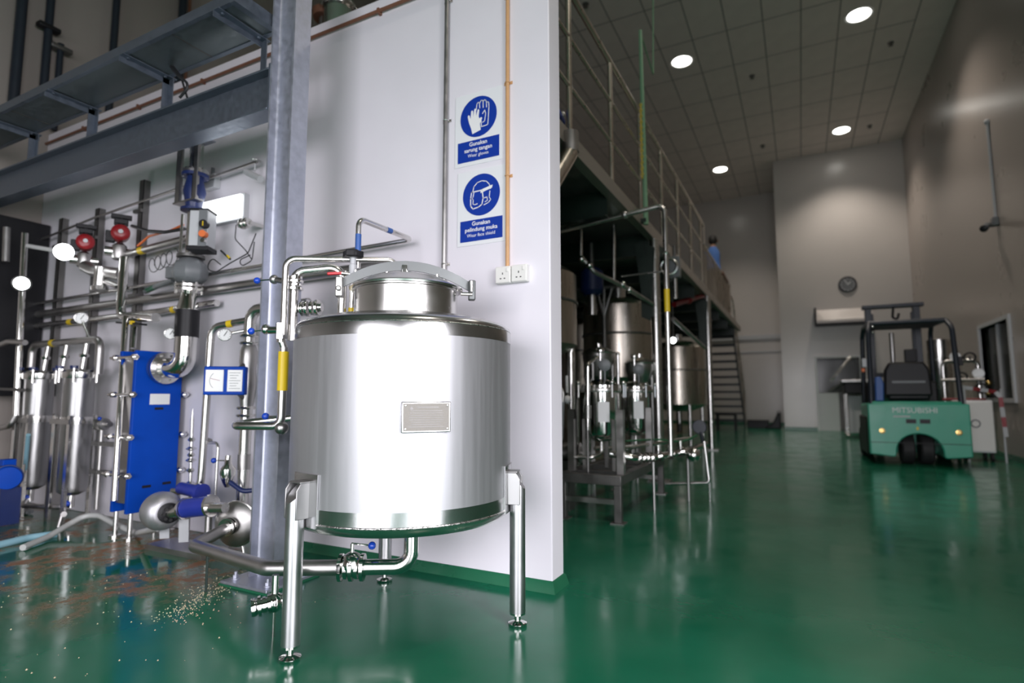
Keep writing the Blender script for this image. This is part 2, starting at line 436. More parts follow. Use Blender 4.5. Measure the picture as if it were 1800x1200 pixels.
# ceiling lamps: recessed round downlights
def downlight(x, y, label):
    t = thing('ceiling_downlight', label, 'ceiling light', (x, y, ZC), 'round lamps in the hall ceiling')
    MB().lathe([(.175, .0), (.215, -.012), (.22, .0), (.215, .006)], (x, y, ZC), n=32).build('rim', 'white', t)
    MB().lathe([(0, -.006), (.175, -.006), (.18, .004), (0, .004)], (x, y, ZC), n=32).build('lamp_glass', 'lampglow', t)
    l = bpy.data.lights.new('downlight_beam', 'SPOT'); l.energy = 370; l.spot_size = R(112); l.spot_blend = .7; l.shadow_soft_size = .17; l.color = (1, .90, .80)
    o = bpy.data.objects.new('downlight_beam', l); COL.objects.link(o); o.parent = t; o.location = (0, 0, -.03)
for (x, y), lb in zip(LIGHTS, ['round ceiling lamp cut off near the top edge, above the forklift', 'round ceiling lamp above the platform handrail beside the green pole', 'round ceiling lamp nearest the pale end wall over the forklift', 'round ceiling lamp furthest away, over the stairs']):
    downlight(x, y, lb)
for (x, y), lb in zip([(1.19, 5.93), (1.19, .93)], ['round ceiling lamp over the aisle beside the skid, out of the picture above', 'round ceiling lamp over the open floor beside the photographer']):
    downlight(x, y, lb)
# sprinkler heads
for k, (x, y, lb) in enumerate([(-.61, 12.1, 'dark sprinkler head in the ceiling midway between the two rows of lamps'), (1.79, 12.1, 'dark sprinkler head in the ceiling close to the side wall, below the cut-off lamp'), (1.79, 15.75, 'small dark sprinkler head in the ceiling beside the lamp near the end wall'), (-.61, 15.75, 'small dark sprinkler head in the ceiling where the end wall block begins'), (-2.95, 8.5, 'dark sprinkler head in the ceiling above the platform handrail')]):
    t = thing('sprinkler_head', lb, 'sprinkler', (x, y, ZC), 'sprinkler heads in the ceiling')
    MB().lathe([(.055, 0), (.05, -.015), (.02, -.02), (.018, -.05), (0, -.05)], (x, y, ZC), n=14).build('rose', 'darksteel', t)
    MB().lathe([(0, -.05), (.04, -.055), (.04, -.06), (0, -.065)], (x, y, ZC), n=14).build('deflector', 'darksteel', t)
# ------------------------------------------------------------------ the steel tank in front
TC = V((-1.497, 1.926, 0)); TR = .448
tk = thing('mixing_tank', 'big brushed stainless steel tank on three legs with a round hatch', 'tank', TC)
def ring(z): return TC+Z_*z
MB().lathe([(TR, .505), (TR, 1.118)], TC, n=96).build('shell', 'brushed', tk)
MB().lathe([(TR+.001, 1.118), (TR+.001, 1.165), (TR-.004, 1.178), (TR-.016, 1.190), (TR-.05, 1.2), (.36, 1.213), (.24, 1.229), (.20, 1.232)], TC, n=96).build('top_dome', 'brushed_band', tk)
MB().lathe([(TR+.001, .448), (TR+.001, .505)], TC, n=96).build('lower_band', 'brushed_band', tk)
MB().torus(ring(.452), Z_, TR+.001, .0045, 96, 8).build('weld_seam', 'weld', tk)
MB().torus(ring(1.165), Z_, TR-.001, .003, 96, 6).build('weld_seam', 'weld', tk)
MB().lathe([(TR+.001, .449), (TR-.006, .432), (TR-.03, .415), (TR-.1, .398), (.2, .385), (0, .38)], TC, n=96).build('bottom_dome', 'steel', tk)
NR = .218
nk = MB().lathe([(NR, 1.225), (NR, 1.342), (NR+.008, 1.345), (NR+.008, 1.350), (NR-.01, 1.350)], TC, n=72).build('neck', 'steel', tk)
MB().torus(ring(1.232), Z_, NR+.001, .004, 72, 6).build('weld_seam', 'weld', nk)
lid = MB().lathe([(NR+.022, 1.351), (NR+.024, 1.357), (NR+.016, 1.364), (NR-.01, 1.372), (.16, 1.400), (.08, 1.420), (0, 1.426)], TC, n=72).build('lid', 'steel', tk)
# curved clamp bar over the lid (upright flat bar bent along an arc)
u_arm = V((cos(R(36)), sin(R(36)), 0))            # across the lid
v_arm = V((-u_arm.y, u_arm.x, 0))
arm = MB(); vs = []; n = 26
for i in range(n+1):
    t = -1+2*i/n; s_ = t*.285
    ztop = 1.480-.088*t*t; zb = ztop-.042
    off = -.012+.02*t*t
    for w in (-.005, .005):
        vs += [TC+u_arm*s_+v_arm*(off+w)+Z_*zb, TC+u_arm*s_+v_arm*(off+w)+Z_*ztop]
fs = []
for i in range(n):
    a, b = 4*i, 4*i+4
    fs += [(a, b, b+1, a+1), (a+2, a+3, b+3, b+2), (a+1, b+1, b+3, a+3), (a, a+2, b+2, b)]
fs += [(0, 1, 3, 2), (4*n, 4*n+2, 4*n+3, 4*n+1)]
arm.add(vs, fs)
armo = arm.build('clamp_bar', 'barsteel', tk)
for s_, zt in ((-.085, 1.442), (.0, 1.452), (.13, 1.427)):
    p = TC+u_arm*s_+v_arm*-.006
    MB().cyl(p+Z_*1.385, p+Z_*(zt), .009, n=12).build('lid_stud', 'polished', armo)
p = TC+u_arm*-.01+v_arm*-.022
MB().box(p+Z_*1.44, (.022, .014, .042), (u_arm, v_arm, Z_)).build('lifting_clip', 'polished', armo, bevel=.003)
# hinge end and latch end
e = TC+u_arm*.282
lt = MB().box(e+Z_*1.362, (.03, .036, .088), (u_arm, v_arm, Z_)).build('latch_bracket', 'barsteel', tk, bevel=.005)
MB().cyl(e-v_arm*.03-u_arm*.004+Z_*1.352, e-v_arm*.03-u_arm*.004+Z_*1.398, .008, n=10).cyl(e+Z_*1.342-v_arm*.02-u_arm*.05, e+Z_*1.342-v_arm*.02, .008, n=10).build('latch_bolt', 'polished', lt)
e2 = TC-u_arm*.28
MB().box(e2+Z_*1.36, (.03, .05, .085), (u_arm, v_arm, Z_)).cyl(e2+v_arm*.04+Z_*1.35, e2-v_arm*.04+Z_*1.35, .011, n=12).build('hinge', 'dullsteel', tk, bevel=.004)
# legs
for k, (a, nm) in enumerate(((-102, 0), (17.5, 0), (137.5, 0))):
    d = V((cos(R(a)), sin(R(a)), 0)); q = V((-d.y, d.x, 0)); lc = TC+d*.484; r = .0315
    m = MB(); n = 28; vs = []
    for j in range(n):
        e = d*cos(2*pi*j/n)+q*sin(2*pi*j/n)
        vs.append(lc+e*r+Z_*.052)
    for j in range(n):
        e = d*cos(2*pi*j/n)+q*sin(2*pi*j/n)
        vs.append(lc+e*r+Z_*(.565+.036*(-cos(2*pi*j/n))))
    m.add(vs, [tuple(range(n-1, -1, -1)), tuple(range(n, 2*n))]+[(j, (j+1) % n, (j+1) % n+n, j+n) for j in range(n)])
    lg = m.build('leg', 'leg_steel', tk)
    MB().lathe([(.0315, .052), (.0315, .045), (.012, .042), (.012, .02), (.024, .017), (.037, .012), (.037, .004), (.034, 0), (0, 0)], lc, n=28).build('foot', 'polished', lg)
    # pad plate on the shell and channel gusset
    pad = MB(); vs = []; st = 10
    for i in range(st+1):
        aa = R(a)+(-.165+.33*i/st)
        for rr in (TR+.001, TR+.006):
            for z in (.44, .625):
                vs.append(TC+V((cos(aa), sin(aa), 0))*rr+Z_*z)
    fs = [f for i in range(st) for f in ((4*i+2, 4*i+6, 4*i+7, 4*i+3), (4*i+1, 4*i+3, 4*i+7, 4*i+5), (4*i, 4*i+4, 4*i+6, 4*i+2))]+[(0, 1, 3, 2), (4*st, 4*st+2, 4*st+3, 4*st+1)]
    pad.add(vs, fs); pad.build('pad_plate', 'brushed_band', lg)
    g = MB()
    for s_ in (-1, 1):
        g.prism([(0, 0), (.05, 0), (.05, .10), (.035, .125), (0, .125)], TC+d*(TR+.003)+q*(s_*.036-.003)+Z_*.472, d, Z_, .006)
    g.box(TC+d*(TR+.022)+Z_*.598, (.04, .07, .006), (d, q, Z_))
    g.build('gusset', 'gusset_steel', lg, bevel=.002)
# nameplate on a stand-off bracket, tangent to the shell
npc = (PX(749, 733, -1.16)); aa = math.atan2(npc.y-TC.y, npc.x-TC.x)
d = V((cos(aa), sin(aa), 0)); q = V((-d.y, d.x, 0)); zc = .828
npb = MB().box(TC+d*(TR+.009)+Z_*zc, (.018, .172, .106), (d, q, Z_)).build('nameplate_bracket', 'brushed_band', tk, bevel=.003)
npl = MB().box(TC+d*(TR+.0195)+Z_*zc, (.003, .160, .094), (d, q, Z_)).build('nameplate', 'plate', npb)
for i in (-1, 1):
    for j in (-1, 1):
        p = TC+d*(TR+.021)+q*i*.073+Z_*(zc+j*.040); MB().lathe([(.004, 0), (.003, .002), (0, .003)], p, d, n=10).build('rivet', 'polished', npb)
pr = MB(); random.seed(3)
for i in range(8):
    z = zc+.022-i*.0078; w = .052+random.random()*.012
    pr.box(TC+d*(TR+.0212)+Z_*z, (.0006, w*2, .0022), (d, q, Z_))
pr.box(TC+d*(TR+.0212)+q*.005+Z_*(zc+.034), (.0006, .075, .0035), (d, q, Z_))
o_ = TC+d*(TR+.0215)-q*.052+Z_*(zc+.031)
pr.prism([(-.007, -.005), (.007, -.005), (0, .008)], o_, q, Z_, .0005)
pr.build('engraving', 'darksteel', npb)
# bottom outlet elbow under the tank
def lever(t, p, ax, stem_up, ldir, L=.07, ball='ball_blue', r=.016):
    """valve lever: stem, thin rod and ball"""
    p = V(p); e = p+V(stem_up); f = e+V(ldir).normalized()*L
    MB().cyl(p, e, .008, n=10).tube([e-V(ldir).normalized()*.004, f], .0035, n=8).build('lever', 'polished', t)
    return MB().sph(f, r, 16).build('lever_ball', ball, t)
def clampset(m, p, ax, r, n=3, gap=.018):
    ax = V(ax).normalized(); p = V(p)
    for i in range(n): flange(m, p+ax*(i-(n-1)/2)*gap, ax, r*(1.25 if i % 2 else 1.5), gap*.62)
    return m
ot = thing('tank_outlet_pipe', 'bent polished outlet pipe with valve clamps under the steel tank', 'pipe', (-1.42, 1.98, .0))
a0 = PY(697, 950, 1.92); a0 = V((-1.455, 1.935, .385)); c0 = V((-1.455, 1.935, .205))
dirp = V((-.85, -.50, 0)).normalized()
b0 = c0+dirp*.20; b1 = c0+dirp*.27
MB().tube([a0, c0, b0], .031, .065, n=20).build('elbow', 'polished', ot)
m = MB(); flange(m, a0-Z_*.008, Z_, .05, .016); m.build('ferrule', 'steel', ot)
clampset(MB(), b0+dirp*.04, dirp, .036, 5, .022).build('clamp', 'polished', ot)
vb = MB().sph(b0+dirp*.04+V((0, 0, .012)), .05, 18).build('valve_body', 'polished', ot)
lever(ot, b0+dirp*.04+Z_*.04, dirp, (0, 0, .055), (.8, .25, -.05), .085)
end = b0+dirp*.09
# floor-level pipe running from the pump to that valve
lp = thing('suction_pipe', 'dull steel pipe crossing low in front of the galvanised column', 'pipe', (-2.2, 1.75, 0))
k0 = V((-2.70, 1.83, .165)); k1 = end+dirp*.0
MB().tube([V((-2.78, 2.05, .19)), k0, V((-1.98, 1.66, .20)), k1], .031, .05, n=20).build('pipe_run', 'dullsteel', lp)
MB().cyl((-2.49, 1.757, .0), (-2.49, 1.757, .16), .006, n=8).build('support_rod', 'green_paint', lp)
# little drain valve standing behind the front leg
dv = thing('drain_valve', 'small shiny drain valve low beside the front tank leg', 'valve', (-1.80, 1.56, 0))
pc = PY(483, 1058, 1.56); dd = V((-.62, -.75, -.12)).normalized()
MB().cyl(pc+dd*.06, pc-dd*.03, .026, n=18).sph(pc, .036, 16).build('valve_body', 'polished', dv)
clampset(MB(), pc+dd*.035, dd, .024, 3, .017).build('clamp', 'polished', dv)
MB().lathe([(.030, 0), (.033, .01), (.033, .02), (.022, .021), (.020, 0)], pc+dd*.06, dd, n=18).build('outlet_ring', 'polished', dv)
MB().cyl(pc, pc+Z_*.10, .013, n=12).build('stem', 'polished', dv)
MB().tube([pc, PY(522, 1052, 1.62), PY(522, 1002, 1.66)], .016, n=14).build('branch_pipe', 'steel', dv)
MB().cyl((pc.x, pc.y, 0), (pc.x, pc.y, pc.z-.02), .006, n=8).build('support_rod', 'polished', dv)
# ------------------------------------------------------------------ galvanised column, beam and cable tray
co = thing('steel_column', 'galvanised H-section steel column bolted to the floor beside the tank', 'column', (-2.36, 2.0, 0))
cm = MB(); x0, x1, y0, y1, t = -2.45, -2.275, 1.95, 2.055, .011
fil = .014
sec = [(x0, y0), (x0+t, y0)]
yc = 2.0025
def arcp(cx, cy, a0, a1, r, k=4): return [(cx+r*cos(R(a0+(a1-a0)*i/k)), cy+r*sin(R(a0+(a1-a0)*i/k))) for i in range(k+1)]
sec += arcp(x0+t+fil, yc-.004-fil, 180, 90, fil)+arcp(x1-t-fil, yc-.004-fil, 90, 0, fil)+[(x1-t, y0), (x1, y0), (x1, y1), (x1-t, y1)]
sec += arcp(x1-t-fil, yc+.004+fil, 0, -90, fil)+arcp(x0+t+fil, yc+.004+fil, -90, -180, fil)+[(x0+t, y1), (x0, y1)]
cm.prism(sec, (0, 0, .02), X_, Y_, 4.2).build('web_and_flanges', 'galv', co, sharp=50)
MB().bx(-2.52, -2.20, 1.85, 2.16, 0, .02).build('base_plate', 'galv', co, bevel=.002)
MB().bx(-2.525, -2.195, 1.845, 2.165, 0, .009).build('grout_pad', 'green_skirt', co)
for (x, y) in ((-2.475, 1.90), (-2.245, 1.895), (-2.475, 2.11), (-2.245, 2.11)):
    MB().cyl((x, y, .02), (x, y, .026), .02, n=18).cyl((x, y, .026), (x, y, .04), .014, n=6).cyl((x, y, .04), (x, y, .055), .008, n=10).build('anchor_bolt', 'galv', co)
bm_ = thing('steel_beam', 'long galvanised I-beam running overhead from the column over the pipework', 'beam', (-4.2, 2.0, 2.42))
zb, zt = 2.42, 2.655
MB().bx(-6.04, -2.462, 1.945, 2.055, zb, zb+.011).bx(-6.04, -2.462, 1.945, 2.055, zt-.011, zt).bx(-6.04, -2.462, 1.996, 2.004, zb+.011, zt-.011).build('i_section', 'galv_shaded', bm_, bevel=.002)
pl = MB().bx(-2.462, -2.45, 1.948, 2.052, zb-.01, zt+.02).build('end_plate', 'galv_shaded', bm_)
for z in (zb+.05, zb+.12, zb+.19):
    for y in (1.97, 2.03): MB().cyl((-2.475, y, z), (-2.462, y, z), .011, n=6).build('bolt', 'galv_shaded', bm_)
tr = thing('cable_tray', 'galvanised cable tray carried on brackets above the steel beam', 'cable tray', (-4.2, 1.9, 2.66))
ty0, ty1, tz = 1.735, 2.015, 2.90
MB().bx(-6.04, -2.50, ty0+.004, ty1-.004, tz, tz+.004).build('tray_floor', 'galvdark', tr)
MB().bx(-6.04, -2.50, ty0, ty0+.004, tz, tz+.055).bx(-6.04, -2.50, ty0-.004, ty0+.02, tz-.006, tz).build('side_rail', 'galv_shaded', tr)
MB().bx(-6.04, -2.50, ty1-.004, ty1, tz, tz+.055).bx(-6.04, -2.50, ty1-.02, ty1+.004, tz-.006, tz).build('side_rail', 'galv_shaded', tr)
MB().bx(-2.50, -2.462, ty0-.004, ty1+.004, tz-.01, tz+.06).build('end_channel', 'galv_shaded', tr)
for x in (-3.02, -5.6, -4.86): MB().bx(x-.004, x+.004, ty0+.02, ty1-.02, tz-.003, tz).build('joint_strip', 'darksteel', tr)
for x in (-2.60, -3.45, -4.30, -5.12, -5.88):
    b = MB().bx(x-.022, x+.022, ty0-.01, ty1+.03, tz-.012, tz-.006).bx(x-.022, x-.017, ty0-.01, ty1+.03, tz-.045, tz-.012).build('bracket_arm', 'galv_shaded', tr)
    if x < -3: MB().bx(x-.022, x+.022, ty1+.005, ty1+.011, zt, tz-.012).bx(x-.022, x-.017, ty1-.035, ty1+.005, zt, tz-.012).build('bracket_post', 'galv_shaded', b)
    else: MB().bx(x-.022, x+.022, ty1+.005, ty1+.011, zt, tz-.012).build('bracket_post', 'galv_shaded', b)
    for y in (ty0+.03, ty1-.03): MB().cyl((x, y, tz-.02), (x, y, tz-.006), .009, n=6).build('bolt', 'galv_shaded', b)
tag(MB().tube([PZ(300, 117, 2.895), PZ(312, 132, 2.80), PZ(335, 150, 2.72), V((-3.20, 1.93, 2.66))], .008, .05, n=8).tube([PZ(304, 116, 2.895), PZ(318, 134, 2.79), V((-3.16, 1.95, 2.66))], .006, .05, n=8).build('tray_cable', 'cable'), 'two black cables dropping from the cable tray to the beam', 'cable')

# ------------------------------------------------------------------ wall services on the white partition
def sign(label, zc_, pz, xc, words, picto):
    """zc_: centre of the roundel, pz: centre of the text panel"""
    t = thing('safety_sign', label, 'sign', (xc, YW, pz-.075), 'blue safety signs on the white wall')
    MB().bx(xc-.146, xc+.146, YW-.004, YW, pz-.078, zc_+.14).build('backing', 'sign_white', t, bevel=.001)
    f = YW-.0045
    circ = [(.112*cos(2*pi*k/48), .112*sin(2*pi*k/48)) for k in range(48)]
    MB().prism(circ, (xc, f+.0005, zc_), X_, Z_, .0012).build('roundel', 'blue_sign', t)
    MB().bx(xc-.127, xc+.127, f-.0007, f+.0005, pz-.057, pz+.057).build('text_panel', 'blue_sign', t)
    for i, (w, s_) in enumerate(words):
        text_mesh('lettering', w, 'white', t, (xc, f-.0008, pz+.036-.031*i), X_, Z_, s_, .0004, bold=.0005 if i < 2 else 0)
    picto(t, V((xc, f-.001, zc_-.004)))
    return t
def stroke(m, o, pts, w=.0045, closed=False):
    P = [o+X_*a*.88+Z_*b*.88 for a, b in pts]
    if closed: P.append(P[0])
    for a, b in zip(P, P[1:]):
        d = (b-a).normalized(); m.bar(a-d*w*.4, b+d*w*.4, w, .0008, (0, 1, 0))
    return m
def gloves(t, o):
    k = .86
    solid = [(-.055, -.012), (-.065, .03), (-.060, .040), (-.052, .036), (-.044, .012), (-.040, .058), (-.033, .066), (-.026, .058), (-.024, .02), (-.018, .066), (-.011, .074), (-.004, .066), (-.004, .02), (.006, .058), (.013, .064), (.019, .056), (.014, .015), (.020, .0), (.032, .008), (.040, .0), (.024, -.034), (.030, -.074), (-.030, -.090), (-.040, -.050)]
    MB().prism([(a*k-.01, b*k-.01) for a, b in solid], o+Y_*.0008, X_, Z_, .001).build('white_glove', 'white', t)
    m = MB()
    stroke(m, o, [(-.014, .05), (-.010, .085), (.0, .094), (.008, .086), (.010, .055)])
    stroke(m, o, [(.010, .086), (.018, .101), (.027, .101), (.033, .09), (.034, .052)])
    stroke(m, o, [(.034, .09), (.043, .1), (.052, .094), (.056, .08), (.057, .05)])
    stroke(m, o, [(.057, .075), (.064, .083), (.072, .076), (.074, .05), (.070, -.02), (.066, -.062), (.022, -.066), (.020, -.02)])
    stroke(m, o, [(.030, .015), (.045, .035), (.052, .01), (.044, -.035), (.030, -.04)])
    m.build('glove_outline', 'white', t)
def shield(t, o):
    m = MB()
    stroke(m, o, [(-.058, .028), (-.050, .060), (-.026, .082), (.004, .088), (.036, .080), (.056, .058), (.064, .030)])
    stroke(m, o, [(-.066, .028), (-.072, -.01), (-.072, -.056), (-.056, -.076), (-.018, -.07), (.006, -.056), (.014, -.02), (.008, .03)], closed=True, w=.006)
    stroke(m, o, [(-.05, .022), (-.056, -.004), (-.062, -.012), (-.054, -.02), (-.056, -.045), (-.044, -.052), (-.026, -.048)])
    stroke(m, o, [(.060, .016), (.056, -.02), (.066, -.036), (.05, -.052), (.02, -.062)])
    stroke(m, o, [(.022, -.02), (.040, -.016), (.044, -.038), (.028, -.044)])
    m.build('head_outline', 'white', t)
    MB().prism([(-.004, .012), (.066, .030), (.068, .046), (-.002, .030)], o+Y_*.0008, X_, Z_, .001).build('head_band', 'white', t)
sign('blue and white wear gloves sign, upper of the two', 2.382, 2.199, -1.464, [('Gunakan', .031), ('sarung tangan', .031), ('Wear gloves', .025)], gloves)
sign('blue and white wear face shield sign, lower of the two', 1.950, 1.763, -1.444, [('Gunakan', .031), ('pelindung muka', .031), ('Wear face shield', .025)], shield)
# orange conduit down to the sockets, grey conduit further along
oc = thing('orange_conduit', 'slim orange conduit running down the white wall to the sockets', 'conduit', (-1.265, YW-.012, 1.545))
cx = -1.285
MB().cyl((cx, YW-.012, 1.545), (cx, YW-.012, 3.6), .0105, n=14).build('pipe_run', 'conduit', oc)
for z in (2.02, 2.52, 3.0): MB().bx(cx-.024, cx+.024, YW-.003, YW, z-.008, z+.008).torus((cx, YW-.012, z), Z_, .0118, .003, 16, 6).build('saddle_clip', 'conduit', oc)
gc = thing('grey_conduit', 'thin grey steel conduit running up the white wall behind the tank', 'conduit', (-1.664, YW-.015, 1.2))
MB().cyl((-1.664, YW-.016, 1.0), (-1.664, YW-.016, 3.6), .0135, n=14).build('pipe_run', 'dullsteel', gc)
for z in (1.6, 2.4, 3.1): MB().bx(-1.691, -1.637, YW-.003, YW, z-.008, z+.008).torus((-1.664, YW-.016, z), Z_, .0145, .003, 16, 6).build('saddle_clip', 'steel', gc)
def socket(x, label):
    t = thing('wall_socket', label, 'socket', (x, YW, 1.5), 'pair of white sockets on the wall')
    MB().bx(x-.0425, x+.0425, YW-.036, YW, 1.460, 1.546).build('box', 'plastic_white', t, bevel=.005, seg=3)
    MB().bx(x-.040, x+.040, YW-.039, YW-.0355, 1.463, 1.543).build('face_plate', 'plastic_white', t, bevel=.003)
    for n_, (a, b, w, h_) in {'earth_hole': (0, .013, .005, .010), 'live_hole': (-.011, -.012, .009, .005), 'neutral_hole': (.011, -.012, .009, .005)}.items():
        MB().bx(x+a-w/2, x+a+w/2, YW-.0396, YW-.038, 1.495+b-h_/2, 1.495+b+h_/2).build('pin_hole', 'black', t)
    MB().bx(x+.020, x+.032, YW-.043, YW-.038, 1.515, 1.535).build('switch', 'plastic_white', t, bevel=.002)
socket(-1.298, 'white three-pin wall socket directly under the orange conduit')
socket(-1.209, 'white three-pin wall socket of the pair, next to the wall edge')
# rust-brown pipe along the top of the partition
bp_ = thing('brown_pipe', 'slim brown pipe running along the top of the white wall', 'pipe', (-3.5, YW-.02, 3.2))
MB().cyl((XL+.02, YW-.02, 3.19), (-1.07, YW-.02, 3.2), .011, n=12).build('pipe_run', 'rust_pipe', bp_)
for x in (-5.4, -4.6, -3.8, -3.0, -2.15, -1.4): MB().bx(x-.008, x+.008, YW-.034, YW, 3.178, 3.210).build('clip', 'rust_pipe', bp_)

# ------------------------------------------------------------------ pipework between column and tank
pa = thing('hatch_rinse_pipe', 'slim steel pipe arching from the column over the tank top', 'pipe', (-2.04, 1.75, 0))
A0 = V((-2.040, 1.75, 1.17)); A1 = V((-2.040, 1.75, 1.517)); A2 = V((-1.735, 2.10, 1.552)); A3 = V((-1.665, 2.16, 1.49))
MB().tube([A0, A1, A2, A3], .0145, .045, n=16).build('pipe_run', 'steel', pa)
MB().tube([A3, V((-1.60, 2.21, 1.40)), V((-1.60, 2.21, 1.2))], .0125, .03, n=14).build('drop', 'steel', pa)
# lower section with yellow tape and U-bend
lo = thing('taped_feed_pipe', 'steel pipe with a yellow band and a flat U-bend beside the tank', 'pipe', (-2.06, 1.77, 0))
B0 = V((-2.046, 1.762, 1.115)); zU = PY(470, 748, 1.76).z
MB().tube([B0, V((-2.052, 1.768, zU)), V((-2.24, 1.69, zU)), V((-2.37, 1.78, zU)), V((-2.13, 1.90, zU+.03))], .0185, .042, n=18).build('pipe_run', 'steel', lo)
B1 = V((-2.052, 1.768, zU)); MB().cyl(B0.lerp(B1, .05), B0.lerp(B1, .55), .0225, n=18).build('yellow_band', 'yellow', lo)
vv = V((-2.05, 1.77, zU))
MB().sph(vv+Z_*-.008, .03, 16).build('valve_body', 'dullsteel', lo)
lever(lo, vv+V((0, -.005, .02)), Z_, (0, 0, .022), (-.8, -.12, .0), .085)
# valve with lever at the joint
j = PY(495, 580, 1.75); jt = thing('joint_valve', 'upper-left lever valve, hexagon body, where the slim pipe meets the yellow-banded one', 'valve', (j.x, j.y, 0))
jt['label'] = 'hexagon lever valve above the yellow-banded pipe, blue ball on its lever'
MB().cyl(j-Z_*.04, j+Z_*.03, .026, n=6).cyl(j-Z_*.055, j-Z_*.04, .02, n=14).cyl(j, j+V((-.055, -.02, .0)), .017, n=12).build('valve_body', 'polished', jt)
MB().sph(j+V((-.07, -.025, .005)), .024, 16, .8, (1, .3, 0)).build('valve_bonnet', 'polished', jt)
lever(jt, j+V((-.08, -.028, .0)), Z_, (-.01, -.004, .0), (-.9, -.32, -.05), .05)
MB().cyl(j-Z_*.04, B0+Z_*.0, .017, n=12).build('connector', 'steel', jt)
# thicker pipe into the tank top with clamps and yellow band
pb = thing('fill_pipe', 'thick steel fill pipe bending down into the tank top, yellow band on it', 'pipe', (-2.03, 1.8, 0))
C0 = V((-2.045, 1.805, 1.15)); C1 = V((-2.045, 1.805, 1.468)); e_ = PY(603, 470, 1.93); C2 = V((e_.x, 1.93, 1.498)); C3 = V((e_.x, 1.93, 1.205))
MB().tube([C0, C1, C2, C3], .021, .055, n=18).build('pipe_run', 'steel', pb)
dC = (C2-C1).normalized(); MB().cyl(C1+dC*.085, C1+dC*.118, .0205, n=18).build('yellow_band', 'yellow', pb)
clampset(MB(), PY(519, 498, 1.805), Z_, .024, 4, .017).build('clamp', 'polished', pb)
cb = PY(519, 498, 1.805)
for s_ in (-1, 1):
    for z in (-.025, .025): MB().cyl(cb+V((s_*.03, -.02, z-.012)), cb+V((s_*.03, -.02, z+.012)), .006, n=8).build('clamp_bolt', 'polished', pb)
hv = PY(482, 491, 1.80); MB().sph(hv, .022, 16).cyl(hv, cb, .014, n=12).build('valve_body', 'dullsteel', pb)
lever(pb, hv, Z_, (-.015, -.006, 0), (-.95, -.22, -.02), .075)
# stack of round clamps pointing sideways
ct = PY(516, 543, 1.82); ax = V((.9, .38, .04)).normalized(); cs = thing('capped_branch', 'short branch with a stack of shiny round clamps behind the tank shoulder', 'pipe fitting', (ct.x, ct.y, 0))
MB().cyl(ct, ct+ax*.07, .02, n=18).build('stub', 'polished', cs)
for i, (dd, rr) in enumerate(((.045, .036), (.068, .040), (.092, .036), (.115, .039))):
    m = MB(); flange(m, ct+ax*dd, ax, rr, .014, 24); m.build('clamp_ring', 'polished', cs, bevel=.003)
MB().cyl(ct+ax*.12, ct+ax*.135, .026, .02, n=20).build('end_cap', 'polished', cs)
# blue-banded loop pipe from the wall and the valve below it
zl = 1.742; V0 = V((-1.838, 1.99, zl)); lp2 = thing('blue_banded_pipe', 'steel loop pipe with blue bands rising above the tank and back to the wall', 'pipe', (-1.84, 1.99, 1.2))
MB().tube([V((-1.838, 1.99, 1.50)), V0, V((-1.835, 2.40, zl)), V((-5.95, 2.40, zl-.05))], .0135, .04, n=16).build('pipe_run', 'steel', lp2)
MB().cyl((-1.838, 1.99, 1.54), (-1.838, 1.99, 1.665), .0142, n=16).build('blue_band', 'label_blue', lp2)
MB().cyl((-1.836, 2.19, zl), (-1.836, 2.225, zl), .0142, n=16).build('blue_band', 'label_blue', lp2)
kn = PY(621, 447, 1.95); dvv = thing('sampling_valve', 'valve with black star handwheel and red-handled lever on the tank top', 'valve', (kn.x, kn.y, 1.2))
star = [((.050 if k % 2 else .037)*cos(2*pi*k/12), (.050 if k % 2 else .037)*sin(2*pi*k/12)) for k in range(12)]
MB().prism(star, kn-Z_*.016, X_, Y_, .032).build('handwheel', 'black', dvv, bevel=.005)
MB().lathe([(.014, -.05), (.014, -.02), (.018, -.016)], kn, n=16).lathe([(.012, -.105), (.018, -.095), (.018, -.05), (.012, -.045)], kn, n=16).build('bonnet', 'light_grey', dvv)
bz = kn-Z_*.115
MB().cyl(V((kn.x, kn.y, 1.2)), bz, .014, n=14).build('riser', 'steel', dvv)
MB().cyl(bz+V((-.04, -.01, -.005)), bz+V((.045, .012, -.005)), .016, n=14).cyl(bz+V((-.008, -.008, .02)), bz+V((-.034, -.038, .022)), .011, n=10).cyl(bz+V((0, 0, -.055)), bz+V((.06, .015, -.055)), .013, n=14).build('valve_body', 'polished', dvv)
MB().bar(bz+V((-.030, -.035, .022)), bz+V((-.075, -.085, .014)), .017, .014).build('red_lever', 'red_handle', dvv, bevel=.004)
MB().cyl(V((kn.x, kn.y, 1.268)), V((kn.x, kn.y, 1.305)), .0155, n=14).build('yellow_band', 'yellow', dvv)
for s_ in (-1, 1): MB().cyl(bz+V((s_*.03, -.012, .0)), bz+V((s_*.03, -.012, .035)), .007, n=8).build('clamp_nut', 'polished', dvv)
